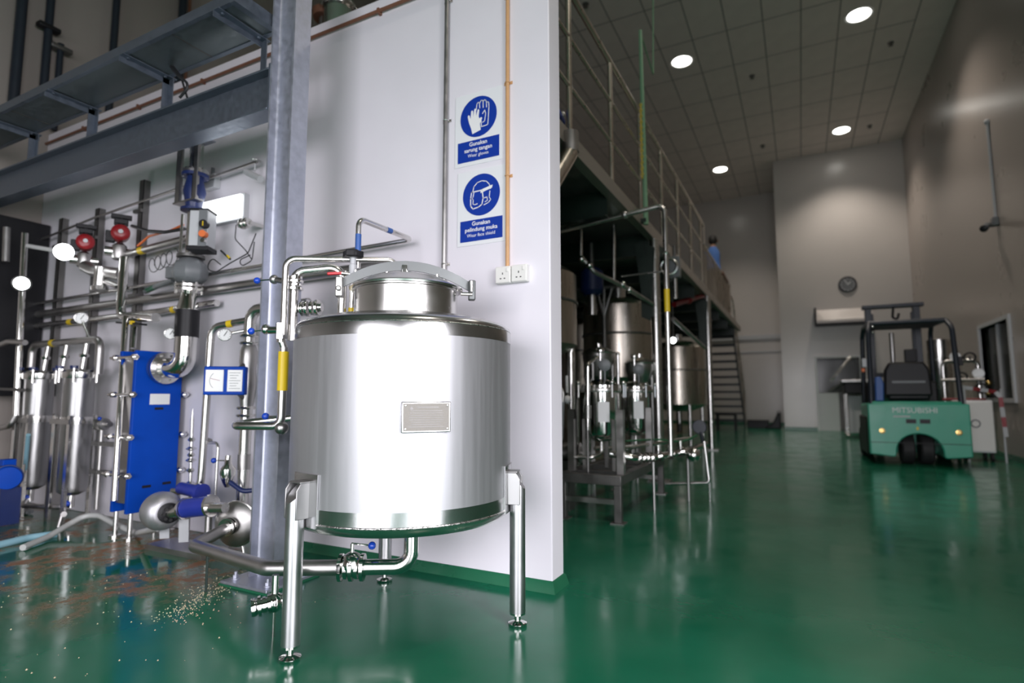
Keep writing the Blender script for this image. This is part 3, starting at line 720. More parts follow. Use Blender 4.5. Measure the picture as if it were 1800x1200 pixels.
# ------------------------------------------------------------------ process equipment along the partition
def gauge(label, c, ax, r, stem_to, dark='steel'):
    c, ax = V(c), V(ax).normalized(); t = thing('pressure_gauge', label, 'gauge', c-Z_*r, 'round dial gauges on the pipework')
    MB().lathe([(r*.95, -.03), (r, -.025), (r, .004), (r*.88, .006), (r*.88, .001)], c, ax, 28).build('case', dark, t)
    MB().lathe([(0, .0015), (r*.87, .0015), (r*.87, .003), (0, .003)], c, ax, 28).build('dial', 'gauge_face', t)
    u, w, d = frame(ax); nd = (u*.5+w*.85).normalized()
    MB().bar(c+ax*.004-nd*r*.25, c+ax*.004+nd*r*.68, .004, .001, tuple(ax)).build('needle', 'black', t)
    m = MB()
    for k in range(11):
        e = u*cos(R(-45+27*k))+w*sin(R(-45+27*k)); m.bar(c+ax*.0035+e*r*.7, c+ax*.0035+e*r*.82, .003, .0006, tuple(ax))
    m.build('scale_marks', 'black', t)['kind'] = 'stuff'
    MB().tube([c-ax*.02, V(stem_to)], .009, n=10).build('stem', 'steel', t)
    return t
CAMD = lambda p: (V((0, 0, CAM_H))-V(p)).normalized()
# wall struts
for (px_, z0, z1, lb) in ((109, .9, 2.42, 'grey channel strut on the wall behind the pale steel filters'), (172, .9, 2.42, 'grey channel strut on the wall between the two red valves'), (248, .95, 2.55, 'dark channel strut on the wall beside the coiled wire')):
    x = PY(px_, 420, YW-.03).x; t = thing('wall_strut', lb, 'strut', (x, YW, z0), 'channel struts on the pipe wall')
    MB().bx(x-.028, x-.024, YW-.05, YW, z0, z1).bx(x+.024, x+.028, YW-.05, YW, z0, z1).bx(x-.028, x+.028, YW-.05, YW-.046, z0, z1).build('channel', 'darksteel', t)
    for z in (z0+.7, z1-.25): MB().bx(x-.05, x+.05, YW-.075, YW-.05, z-.012, z+.012).build('pipe_clip', 'darksteel', t)
# long horizontal wall pipes
def hpipe(name, label, pts, r, m='steel', clips=(), bands=()):
    t = thing(name, label, 'pipe', pts[0])
    MB().tube(pts, r, r*2.4, n=16).build('pipe_run', m, t)
    for c in clips: MB().torus(c, X_, r+.002, .004, 16, 6).build('clip', 'dullsteel', t)
    for a, b, mm in bands: MB().cyl(a, b, r+.0012, n=16).build('band', mm, t)
    return t
hpipe('wall_pipe', 'thick dull steel pipe running along the white wall at column mid-height', [(-5.95, 2.415, 1.60), (-2.02, 2.415, 1.628)], .030, 'dullsteel')
hpipe('wall_pipe', 'steel pipe with yellow marks running just below the thick wall pipe', [(-5.95, 2.41, 1.50), (-4.10, 2.41, 1.505), (-3.45, 2.41, 1.52)], .024, 'steel', bands=[(V((-5.30, 2.41, 1.502)), V((-5.24, 2.41, 1.502)), 'yellow'), (V((-3.93, 2.41, 1.508)), V((-3.89, 2.41, 1.508)), 'yellow')])
hpipe('wall_pipe', 'upper steel pipe with a yellow mark beside the red valves', [PY(205, 452, 2.36), PY(332, 418, 2.36)], .026, 'dullsteel', bands=[(PY(246, 441, 2.36), PY(254, 439, 2.36), 'yellow')])
hpipe('thin_rod', 'thin grey conduit slanting high across the pipe wall to the column', [PY(45, 432, 2.40), PY(165, 383, 2.40), PY(452, 284, 2.40)], .0095, 'dullsteel')
hpipe('hose_line', 'dark green and grey hose joining the flow meter to the strut', [PY(256, 512, 2.37), PY(275, 503, 2.33), PY(305, 492, 2.30)], .018, 'grey_plastic', bands=[(PY(258, 511, 2.368), PY(272, 504.5, 2.335), 'green_skirt')])

# ---- blue plate heat exchanger
HX = -3.80
hx = thing('plate_heat_exchanger', 'blue plate heat exchanger with bolted steel plates', 'heat exchanger', (HX, 2.28, 0))
fp = MB().bx(HX-.03, HX, 2.115, 2.425, .16, 1.195).build('front_plate', 'blue', hx, bevel=.004)
n_pl = 10
for k in range(n_pl):
    x = HX-.034-k*.0125
    MB().bx(x-.0095, x, 2.13, 2.42, .22, 1.16).build('heat_plate', 'dullsteel', hx)
xb = HX-.034-n_pl*.0125
MB().bx(xb-.03, xb, 2.115, 2.425, .16, 1.195).build('back_plate', 'blue', hx, bevel=.004)
MB().bx(xb-.34, HX, 2.26, 2.29, 1.165, 1.19).build('carrying_bar', 'dullsteel', hx)
for i, z in enumerate((1.15, .91, .64, .40)):
    for y in (2.098, 2.442):
        b = MB().cyl((xb-.10, y, z), (HX+.045, y, z), .010, n=12).build('tie_bolt', 'polished', hx)
        MB().cyl((HX, y, z), (HX+.022, y, z), .021, n=6).cyl((xb-.055, y, z), (xb-.03, y, z), .021, n=6).build('nut', 'steel', b)
        MB().bx(HX-.03, HX, min(y, 2.115 if y < 2.2 else y), max(y, 2.115) if y < 2.2 else y, z-.02, z+.02).build('lug', 'blue', b) if False else None
MB().bx(HX, HX+.002, 2.215, 2.345, .845, .915).build('rating_plate', 'gauge_face', hx)
MB().bx(HX, HX+.0025, 2.20, 2.255, 1.03, 1.046).build('port_tag', 'black', hx)
MB().bx(HX, HX+.0025, 2.25, 2.305, .81, .826).build('port_tag', 'black', hx)
MB().bx(HX, HX+.0025, 2.20, 2.255, .31, .326).build('port_tag', 'black', hx)
MB().bx(HX, HX+.0025, 2.33, 2.385, .315, .331).build('port_tag', 'black', hx)
for (x, y) in ((HX-.015, 2.15), (HX-.015, 2.40), (xb-.015, 2.15), (xb-.015, 2.40)):
    MB().cyl((x, y, .012), (x, y, .17), .014, n=12).cyl((x, y, 0), (x, y, .012), .035, n=16).build('foot', 'steel', hx)
# ---- flow meter riser feeding the top port
RX, RY = -3.585, 2.30
fm = thing('flow_meter_riser', 'vertical steel riser with navy coupling, control valve and grey flow meter', 'pipe assembly', (RX, RY, 1.05))
MB().cyl((RX, RY, 2.36), (RX, RY, 2.66), .042, n=22).build('upper_pipe', 'polished', fm)
m = MB(); flange(m, (RX, RY, 2.40), Z_, .085, .018); flange(m, (RX, RY, 2.418), Z_, .07, .014); m.build('flange', 'steel', fm)
nc = MB().lathe([(.083, 2.37), (.083, 2.392), (.05, 2.388), (.055, 2.34), (.07, 2.27), (.055, 2.20), (.05, 2.16), (.078, 2.152), (.078, 2.135), (.04, 2.13)], (RX, RY, 0), n=26).build('coupling', 'navy', fm)
bolts(MB(), (RX, RY, 2.395), Z_, .072, 6, .007, .055).build('flange_bolts', 'polished', fm)['kind'] = 'stuff'
MB().cyl((RX, RY, 1.80), (RX, RY, 2.135), .036, n=20).build('valve_pipe', 'steel', fm)
for dx in (-.05, .05): MB().cyl((RX+dx*.9, RY-.045, 1.82), (RX+dx*.9, RY-.045, 2.11), .009, n=10).build('tie_rod', 'polished', fm)
# hanger from the beam
for dx in (-.105, .075):
    MB().bx(RX+dx-.022, RX+dx+.022, RY-.055, RY-.048, 2.20, 2.62).bx(RX+dx-.022, RX+dx-.016, RY-.055, RY-.01, 2.20, 2.62).build('hanger', 'dullsteel', fm)
MB().bx(RX-.14, RX+.1, RY-.06, RY-.0, 2.19, 2.2).build('hanger_plate', 'dullsteel', fm)
MB().bx(RX-.14, RX+.11, 2.03, 2.36, 2.62, 2.628).build('hanger_top', 'galv', fm)
# actuator box with knobs
ab = V((-3.40, 2.25, 1.965)); axs = (V((.86, .5, 0)).normalized(), V((-.5, .86, 0)).normalized(), Z_)
ac = MB().box(ab, (.115, .12, .235), axs).build('actuator_box', 'light_grey', fm, bevel=.006)
MB().box(ab+Z_*.124, (.12, .125, .014), axs).build('top_cap', 'black', ac, bevel=.004)
MB().box(ab-Z_*.128, (.135, .13, .03), axs).build('bottom_cap', 'black', ac, bevel=.004)
MB().box(ab+axs[0]*.03+axs[1]*-.0635, (.05, .008, .235), axs).build('side_panel', 'grey_plastic', ac)
fx = ab-axs[1]*.06+axs[0]*.045
MB().cyl(fx+Z_*.02, fx+Z_*.02-axs[1]*.035, .027, n=18).build('black_knob', 'black', ac)
MB().bar(fx+Z_*.02-axs[1]*.036+Z_*.015, fx+Z_*.02-axs[1]*.036-Z_*.015, .007, .004).build('yellow_pointer', 'yellow', ac)
MB().cyl(fx-Z_*.045, fx-Z_*.045-axs[1]*.04, .022, n=16).build('orange_gland', 'orange', ac)
MB().cyl(fx-Z_*.085, fx-Z_*.085-axs[1]*.03, .014, n=12).build('gland', 'polished', ac)
MB().bar((RX, RY, 1.90), ab, .05, .05).build('yoke', 'darksteel', fm)
m = MB(); flange(m, (RX, RY, 1.825), Z_, .085, .02); m.build('meter_flange', 'darksteel', fm)
gm = MB().lathe([(.05, 1.815), (.075, 1.80), (.105, 1.765), (.115, 1.72), (.105, 1.675), (.075, 1.645), (.05, 1.64)], (RX, RY, 0), n=8).build('flow_meter_body', 'grey_plastic', fm, bevel=.006)
MB().box((RX-.09, RY-.06, 1.715), (.09, .05, .08)).build('terminal_box', 'grey_plastic', fm, bevel=.008)
m = MB(); flange(m, (RX, RY, 1.625), Z_, .088, .016); flange(m, (RX, RY, 1.598), Z_, .088, .016); bolts(m, (RX, RY, 1.61), Z_, .075, 6, .008, .075); m.build('lower_flange', 'steel', fm)
MB().lathe([(.045, 1.595), (.05, 1.55), (.068, 1.475), (.068, 1.46)], (RX, RY, 0), n=26).build('taper', 'polished', fm)
MB().lathe([(.0725, 1.465), (.0725, 1.285)], (RX, RY, 0), n=26).build('black_sleeve', 'black', fm)
MB().tube([(RX, RY, 1.29), (RX, RY, 1.085), (HX+.05, RY-.02, 1.085)], .068, .09, n=24).build('elbow', 'polished', fm)
m = MB(); flange(m, (HX+.045, RY-.02, 1.085), X_, .105, .022, 28); flange(m, (HX+.018, RY-.02, 1.085), X_, .105, .02, 28); bolts(m, (HX+.035, RY-.02, 1.085), X_, .088, 8, .009, .07); m.build('port_flange', 'steel', fm)
gauge('dial gauge beside the black sleeve of the riser', PY(300, 586, 2.27), CAMD(PY(300, 586, 2.27)), .038, (RX-.06, RY, 1.335))
# ---- main vertical pipe with the blue indicator
MX, MY = -2.945, 2.28
mp = thing('indicator_pipe', 'vertical steel pipe with clamps carrying the blue indicator box', 'pipe', (MX, MY, .15))
MB().tube([(MX+.42, MY+.06, 1.435), (MX, MY, 1.42), (MX, MY, .20)], .034, .075, n=20).build('pipe_run', 'steel', mp)
for z in (1.26, 1.215, .83, .785): MB().lathe([(.05, -.008), (.056, 0), (.05, .008)], (MX, MY, z), n=22).build('clamp_ring', 'steel', mp)
MB().lathe([(.036, 1.205), (.05, 1.17), (.05, 1.10), (.043, 1.06), (.05, 1.0), (.05, .95), (.036, .84)], (MX, MY, 0), n=22).build('meter_tube', 'dullsteel', mp)
MB().cyl((MX, MY, .47), (MX, MY, .56), .036, n=20).build('grey_sleeve', 'dullsteel', mp)
bo = PY(397, 669, 2.16); bi = thing('blue_indicator', 'blue rimmed indicator box with a white dial and label', 'indicator', (bo.x, bo.y, bo.z-.09))
fx_ = V((.80, .60, 0)).normalized(); fn = V((.60, -.80, 0)).normalized(); AX = (fx_, fn, Z_)
MB().box(bo, (.225, .06, .165), AX).build('case', 'blue', bi, bevel=.008)
q = bo+fn*.031-fx_*.052; dl = MB().box(q, (.098, .004, .125), AX).build('dial', 'gauge_face', bi, bevel=.002)
arcm = MB()
for k in range(8):
    a0_, a1_ = R(130+k*12.5), R(142.5+k*12.5); arcm.bar(q+fn*.0025+fx_*(.03+.055*cos(a0_))+Z_*.055*sin(a0_), q+fn*.0025+fx_*(.03+.055*cos(a1_))+Z_*.055*sin(a1_), .002, .0006, tuple(fn))
arcm.build('scale_arc', 'black', dl)['kind'] = 'stuff'
MB().bar(q+fn*.003+fx_*.03, q+fn*.003+fx_*-.02+Z_*.012, .0025, .0006, tuple(fn)).build('needle', 'red', dl)
q2_ = bo+fn*.031+fx_*.058; lb_ = MB().box(q2_, (.082, .004, .125), AX).build('label_plate', 'gauge_face', bi, bevel=.002)
m = MB()
for k in range(7): m.box(q2_+fn*.0025+Z_*(.045-k*.015)-fx_*.004*(k % 3), (.06-.012*(k % 3), .0006, .003), AX)
m.build('print_lines', 'grey_plastic', lb_)['kind'] = 'stuff'
MB().tube([bo+fx_*.07+Z_*.07, V((MX, MY, bo.z+.12))], .013, n=10).tube([bo+fx_*.07-Z_*.07, V((MX, MY, bo.z-.12))], .013, n=10).build('mounting_lugs', 'darksteel', bi)
gauge('dial gauge in front of the bend of the indicator pipe', PY(395, 588, 2.18), CAMD(PY(395, 588, 2.18)), .038, (MX, MY, 1.30))
# slim pipe looping past the heat exchanger to the pump
sp = thing('slim_loop_pipe', 'slim steel pipe with a yellow band dropping from the indicator pipe to the pump', 'pipe', (-3.2, 2.2, .3))
MB().tube([V((MX, MY-.01, 1.355)), PY(372, 575, 2.20), PY(352, 862, 2.20), V((-3.40, 2.15, .33))], .022, .075, n=16).build('pipe_run', 'steel', sp)
a_, b_ = V((MX, MY-.01, 1.355)), PY(372, 575, 2.20); MB().cyl(a_.lerp(b_, .42), a_.lerp(b_, .56), .023, n=16).build('yellow_band', 'yellow', sp)
# ---- pump with silver dome
pm = thing('dome_pump', 'low pump with a domed silver cover, black hub and blue clamps', 'pump', (-3.3, 2.05, 0))
pc_ = PY(283, 897, 2.02); pax = V((.80, -.15, 0)).normalized()
MB().lathe([(0, -.095), (.05, -.088), (.085, -.062), (.105, -.02), (.108, .02), (.098, .06), (.075, .085), (.06, .09)], pc_, pax, 30).build('dome', 'brushed', pm)
MB().lathe([(.052, .085), (.055, .10), (.055, .125), (.04, .13), (0, .13)], pc_, pax, 20).build('hub', 'black', pm)
m = MB()
for k in range(8):
    u, w, d_ = frame(pax); e = u*cos(pi*k/4)+w*sin(pi*k/4); m.cyl(pc_+pax*.125+e*.036, pc_+pax*.138+e*.036, .009, n=8)
m.build('hub_studs', 'rubber', pm)['kind'] = 'stuff'
yb_ = V((pc_.x, 2.17, pc_.z+.03))
MB().cyl(yb_+V((-.06, 0, .07)), yb_+V((.13, .0, .06)), .036, n=20).build('blue_motor', 'pump_blue', pm)
m = MB(); flange(m, yb_+V((.13, 0, .06)), X_, .05, .03, 22); m.build('motor_flange', 'pump_blue', pm)
cq = PY(345, 892, 2.02); MB().cyl(cq+V((-.09, 0, -.012)), cq+V((.07, .03, .012)), .052, n=18).build('blue_clamp', 'pump_blue', pm)
MB().cyl(cq+V((-.10, 0, -.014)), cq+V((-.085, 0, -.012)), .06, n=18).build('clamp_flange', 'steel', pm)
MB().cyl(cq+V((.07, .03, .012)), cq+V((.085, .033, .014)), .06, n=18).build('clamp_flange', 'steel', pm)
MB().cyl(pc_+pax*.12, cq, .03, n=16).cyl(cq, cq+V((.2, .03, .012)), .028, n=16).build('suction_stub', 'steel', pm)
for a_, b_ in (((.12, .06, -.02), (.10, .08, -.18)), ((-.06, .06, -.06), (-.08, .08, -.18))): MB().bar(pc_+V(a_), pc_+V(b_), .05, .012).build('mounting_foot', 'light_grey', pm)
MB().bx(pc_.x-.2, pc_.x+.32, 2.06, 2.24, 0, .03).build('base_rail', 'dullsteel', pm)
MB().cyl((pc_.x+.24, 2.15, .03), (pc_.x+.24, 2.15, cq.z-.04), .02, n=12).build('support_post', 'dullsteel', pm)
# ---- disc-shaped centrifugal pump that feeds the low pipe
dp = thing('disc_pump', 'steel disc-cased pump behind the galvanised column base', 'pump', (-2.80, 2.12, 0))
dc = V((-2.80, 2.13, .20)); dax = V((.35, -.93, 0)).normalized()
MB().lathe([(0, -.035), (.105, -.035), (.118, -.025), (.118, .0), (.10, .015), (.06, .028), (.045, .03)], dc, dax, 36).build('volute', 'dullsteel', dp)
MB().torus(dc-dax*.012, dax, .118, .008, 36, 8).build('rim_clamp', 'steel', dp)
m = MB(); m.cyl(dc+dax*.02, dc+dax*.09, .034, n=18); flange(m, dc+dax*.05, dax, .046, .014); flange(m, dc+dax*.075, dax, .046, .014); m.build('inlet', 'polished', dp)
MB().cyl(dc-dax*.03, dc-dax*.17, .075, n=24).build('motor', 'dullsteel', dp)
MB().cyl(dc+V((.02, .02, .06)), V((MX, MY, .25)), .03, n=16).build('discharge', 'dullsteel', dp)
for s_ in (-1, 1): MB().cyl(dc-dax*.1+V((s_*.06, 0, 0)), V((dc.x+.05+s_*.09, dc.y+.1, 0)), .009, n=10).build('leg', 'steel', dp)
# ---- small valves near the wall
sv = thing('drain_bulb_valve', 'bulbous little steel valve with a blue lever ball left of the column', 'valve', PY(400, 828, 2.18))
sv['label'] = 'bulbous little steel valve with a blue lever ball behind the indicator pipe'
bc = PY(400, 828, 2.18)
MB().lathe([(.012, -.09), (.03, -.05), (.042, -.01), (.042, .015), (.02, .04), (.016, .09)], bc, n=20).build('bulb', 'polished', sv)
lever(sv, bc+Z_*.05, Z_, (-.012, -.005, .01), (-1, -.2, -.02), .085)
MB().tube([bc-Z_*.05, bc-Z_*.11+V((.1, .03, 0)), bc-Z_*.10+V((.19, .1, 0))], .014, .05, n=12).build('hose_tail', 'navy', sv)
st = thing('sample_stack', 'slender stack of small steel fittings beside the heat exchanger', 'valve', PY(333, 850, 2.30))
b0_ = PY(334, 870, 2.30); t0_ = PY(338, 735, 2.30)
MB().cyl(b0_, t0_, .010, n=12).build('stem', 'steel', st)
for k, f_ in enumerate((.15, .32, .45, .52, .6, .72)):
    MB().lathe([(.014, -.012), (.024 if k % 2 else .034, 0), (.014, .014)], b0_.lerp(t0_, f_), n=14).build('fitting', 'polished', st)
MB().cyl(b0_, V((b0_.x, b0_.y, 0)), .009, n=8).build('foot_rod', 'dullsteel', st)
MB().cyl(t0_, t0_+Z_*.06, .008, .002, n=10).build('vent_tip', 'polished', st)
cp = thing('candy_cane_tube', 'thin hooked steel tube with a blue tap beside the indicator pipe', 'pipe', PY(378, 870, 2.25))
MB().tube([PY(362, 778, 2.27), PY(384, 778, 2.25), PY(378, 878, 2.25)], .009, .035, n=12).build('tube', 'steel', cp)
qv = PY(364, 775, 2.27); MB().sph(qv, .022, 14).cyl(qv-X_*.03, qv+X_*.03, .016, n=12).build('tap_body', 'dullsteel', cp)
MB().sph(PY(377, 810, 2.2), .012, 12).build('tap_ball', 'ball_blue', cp)
# ---- red topped valves
def red_valve(px_, py_, label):
    c = PY(px_, py_, 2.30); t = thing('red_valve', label, 'valve', c-Z_*.1, 'red topped valves on the pipe wall'); ax = CAMD(c)
    ax = V((ax.x, ax.y, .05)).normalized(); sd = V((-ax.y, ax.x, 0)).normalized()
    MB().lathe([(.03, -.10), (.052, -.085), (.06, -.03), (.06, .03), (.047, .045), (.026, .05), (0, .05)], c, ax, 26).build('actuator', 'red', t)
    MB().lathe([(.017, .045), (.015, .058), (.0, .058)], c, ax, 18).build('end_button', 'light_grey', t)
    MB().box(c+Z_*.095-ax*.04, (.09, .07, .035), (sd, ax, Z_)).box(c+Z_*.135-ax*.04, (.13, .05, .03), (sd, ax, Z_)).cyl(c+Z_*.06-ax*.04, c+Z_*.15-ax*.04, .02, n=12).build('top_mount', 'black', t, bevel=.004)
    MB().box(c-sd*.06-ax*.05-Z_*.02, (.06, .06, .08), (sd, ax, Z_)).build('switch_box', 'black', t, bevel=.004)
    MB().lathe([(.02, -.06), (.045, -.08), (.055, -.13), (.045, -.18), (.03, -.19)], c-ax*.05, n=18).build('valve_body', 'dullsteel', t)
    MB().cyl(c-ax*.05-Z_*.13-sd*.09, c-ax*.05-Z_*.13+sd*.09, .035, n=18).build('body_ends', 'steel', t)
    return c
r1c = red_valve(150, 426, 'red valve actuator on the pipe wall, further from the column')
r2c = red_valve(212, 410, 'red valve actuator on the pipe wall, nearer the column')
# pipework hanging below the red valves
sb = thing('bent_drop_pipe', 'shiny steel pipe dropping from the red valves and bending toward the riser', 'pipe', PY(215, 556, 2.26))
MB().tube([PY(219, 452, 2.27), PY(211, 557, 2.25), PY(274, 558, 2.17)], .030, .09, n=18).build('pipe_run', 'polished', sb)
cl = PY(214, 505, 2.27); m = MB(); flange(m, cl, Z_, .042, .012); m.build('clamp_ring', 'black', sb)
jb = thing('junction_pipe', 'stubby steel pipe fitting under the red valves', 'pipe fitting', PY(180, 505, 2.28))
MB().tube([PY(150, 468, 2.30), PY(165, 476, 2.30), PY(215, 482, 2.29)], .045, .05, n=18).build('cross_pipe', 'dullsteel', jb)
MB().cyl(PY(178, 470, 2.26), PY(175, 506, 2.26), .042, n=20).cyl(PY(175, 504, 2.26), PY(175, 511, 2.26), .055, n=20).build('cup', 'steel', jb)
MB().tube([PY(178, 492, 2.28), PY(200, 500, 2.28), PY(212, 505, 2.27)], .02, n=14).build('link', 'dullsteel', jb)
vp = thing('riser_pair', 'pair of slim vertical steel pipes left of the blue heat exchanger', 'pipe', PY(222, 845, 2.16))
vp['label'] = 'pair of slim vertical steel pipes along the bolted side of the heat exchanger'
MB().cyl(PY(221, 556, 2.16), PY(201, 880, 2.05), .019, n=14).build('pipe_run', 'polished', vp)
MB().cyl(PY(237, 575, 2.20), PY(234, 612, 2.18), .016, n=14).build('short_pipe', 'polished', vp)
MB().bar(PY(210, 567, 2.19), PY(252, 570, 2.19), .05, .012).build('black_bracket', 'black', vp)
MB().box(PY(232, 567, 2.17), (.025, .02, .025)).build('yellow_tag', 'yellow', vp)
# ---- two bag filters in a frame
def bag_filter(c, label):
    t = thing('bag_filter', label, 'filter', (c.x, c.y, .19), 'tall cylindrical steel filters')
    MB().lathe([(0, .185), (.05, .19), (.088, .215), (.096, .25), (.096, 1.03)], (c.x, c.y, 0), n=32).build('vessel', 'filter_steel', t)
    MB().lathe([(.098, .70), (.099, .72), (.099, .745), (.098, .75)], (c.x, c.y, 0), n=32).build('seam_band', 'steel', t)
    lid_ = MB().lathe([(.108, 1.03), (.112, 1.04), (.112, 1.075), (.10, 1.09), (.05, 1.10), (0, 1.102)], (c.x, c.y, 0), n=32).build('lid', 'steel', t)
    for k in range(5):
        a = 2*pi*k/5+.5; p = V((c.x+.122*cos(a), c.y+.122*sin(a), 1.07))
        kb = MB().cyl(p-Z_*.07, p+Z_*.03, .008, n=8).build('swing_bolt', 'steel', t)
        MB().cyl(p+Z_*.03, p+Z_*.05, .026, n=8).build('knob', 'navy', kb)
    for k in range(3):
        a = (R(222), R(318), R(90))[k]; p = V((c.x+.135*cos(a), c.y+.125*sin(a), 0))
        lg_ = MB().bx(p.x-.022, p.x+.022, p.y-.018, p.y-.014, .0, .76).bx(p.x-.022, p.x-.018, p.y-.018, p.y+.018, .0, .76).build('leg', 'steel', t)
    MB().bx(c.x-.13, c.x+.13, c.y-.112, c.y-.104, .70, .735).build('leg_strap', 'dullsteel', t)
    MB().cyl((c.x, c.y, .10), (c.x, c.y, .19), .022, n=14).build('drain', 'polished', t)
    MB().sph((c.x+.0, c.y-.02, .13), .022, 12).build('drain_ball', 'ball_blue', t)
f1, f2 = V((-5.30, 2.24, 0)), V((-4.74, 2.25, 0))
bag_filter(f1, 'tall steel bag filter on legs, further from the heat exchanger')
bag_filter(f2, 'tall steel bag filter on legs, nearer the heat exchanger')
mn = thing('filter_manifold', 'steel manifold pipe looping above the two filters', 'pipe', (f2.x, f2.y, 1.1))
zt_ = 1.315
MB().tube([(-5.55, 2.28, 1.13), (-5.55, 2.28, zt_), (-4.56, 2.28, zt_), (-4.56, 2.28, 1.06)], .028, .07, n=16).build('pipe_run', 'dullsteel', mn)
for x in (-5.30, -5.02, -4.74):
    MB().cyl((x, 2.26, 1.09), (x, 2.28, zt_), .018, n=12).build('branch', 'steel', mn)
    MB().lathe([(.028, -.012), (.033, 0), (.028, .012)], (x, 2.268, 1.2), n=14).build('union', 'polished', mn)
MB().cyl((-5.25, 2.28, zt_), (-5.20, 2.28, zt_), .0292, n=16).build('yellow_band', 'yellow', mn)
gauge('dial gauge standing on the filter manifold', PY(143, 559, 2.26), CAMD(PY(143, 559, 2.26)), .045, (-4.70, 2.28, zt_))
fr = thing('filter_drain_line', 'low steel drain line at the feet of the filters', 'pipe', (-4.9, 2.15, 0))
MB().tube([(-5.3, 2.22, .11), (-5.1, 2.12, .10), (-4.74, 2.2, .11), (-4.5, 2.1, .1)], .018, .05, n=12).build('pipe_run', 'dullsteel', fr)
for x in (-5.2, -4.6): MB().cyl((x, 2.12, 0), (x, 2.14, .10), .012, n=10).build('support', 'dullsteel', fr)
gl = thing('side_valve_cluster', 'small dark valve cluster between the filters and the heat exchanger', 'valve', PY(185, 745, 2.3))
qc = PY(180, 745, 2.3); MB().cyl(qc-X_*.09, qc+X_*.1, .02, n=14).lathe([(.045, -.01), (.05, 0), (.045, .01)], qc-X_*.03, X_, 16).lathe([(.04, -.01), (.045, 0), (.04, .01)], qc+X_*.03, X_, 16).build('valve_body', 'dullsteel', gl)
MB().cyl(qc, V((qc.x, qc.y, .1)), .016, n=12).build('drop', 'dullsteel', gl); MB().sph(qc+V((.02, -.03, .04)), .014, 12).build('tap_ball', 'ball_blue', gl)
for z in (.56, .36): MB().bar(V((qc.x-.1, qc.y, z)), V((qc.x+.35, qc.y+.0, z)), .03, .03).build('rail', 'darksteel', gl)
# ---- far-left corner: pipe standards, dark box, motor
cb_ = thing('dark_corner_box', 'tall dark box in the far corner of the pipe wall', 'cabinet', (-5.96, 2.2, 0))  # plain box put in to fill the corner that reads dark
MB().bx(-6.04, -5.84, 2.0, 2.46, .9, 2.40).build('body', 'black', cb_, bevel=.006)
MB().bx(-5.84, -5.833, 2.02, 2.44, .92, 2.38).build('door', 'black', cb_, bevel=.003)
for y in (2.03, 2.43): MB().bx(-6.0, -5.96, y-.02, y+.02, 0, .9).build('leg', 'darksteel', cb_)
cp2 = thing('corner_pipe', 'bright vertical steel pipe in the corner carrying the round lamp', 'pipe', PY(32, 650, 2.12))
MB().cyl(PY(44, 410, 2.12), PY(28, 730, 2.12), .022, n=16).build('pipe_run', 'polished', cp2)
MB().tube([PY(0, 752, 2.1), PY(18, 748, 2.1), PY(28, 728, 2.12)], .022, .05, n=14).build('bend', 'dullsteel', cp2)
MB().tube([PY(0, 606, 2.05), PY(15, 600, 2.05), PY(44, 602, 2.05)], .02, .04, n=12).build('upper_branch', 'dullsteel', cp2)
MB().cyl(PY(12, 400, 2.10), PY(10, 460, 2.10), .025, n=14).build('short_standard', 'dullsteel', cp2)
MB().tube([PY(0, 683, 2.1), PY(40, 685, 2.1)], .012, n=10).build('cross_rod', 'darksteel', cp2)
rl = PY(38, 498, 2.10); ll = thing('round_lamp', 'small glowing round lamp on the corner pipe', 'lamp', rl)
rax = CAMD(rl); MB().lathe([(0, -.05), (.05, -.045), (.062, 0), (.055, .004)], rl, rax, 24).build('housing', 'darksteel', ll); MB().lathe([(0, .008), (.05, .004), (.052, 0), (0, -.002)], rl, rax, 24).build('lens', 'tubeglow', ll)
p_a, p_b = PY(43, 431, 2.14), PY(108, 442, 2.08); tl = thing('tube_lamp', 'white tube lamp with a glaring bulb end in front of the pipes', 'lamp', p_a)
MB().cyl(p_a, p_b, .016, n=14).build('tube', 'white', tl)
dlt = (p_b-p_a).normalized(); MB().lathe([(.02, 0), (.055, .03), (.06, .07), (.045, .11), (.018, .18), (0, .2)], p_b, (dlt+CAMD(p_b)*.5).normalized(), 20).build('bulb', 'tubeglow', tl)
bmo = thing('blue_motor', 'blue electric motor on the floor at the picture edge', 'motor', (-5.75, 2.0, 0))
mc = PY(10, 838, 2.0); MB().lathe([(0, -.12), (.07, -.115), (.085, -.09), (.085, .09), (.075, .11), (0, .115)], mc, (1, -.25, 0), 24).build('casing', 'blue', bmo)
for k in range(5): MB().torus(mc+V((1, -.25, 0)).normalized()*(-.07+.035*k), (1, -.25, 0), .087, .005, 24, 6).build('fin', 'navy', bmo)
MB().bx(mc.x-.1, mc.x+.1, 1.94, 2.06, 0, mc.z-.07).build('plinth', 'navy', bmo)
MB().box(mc+Z_*.1, (.09, .08, .05)).build('terminal_box', 'blue', bmo, bevel=.005)
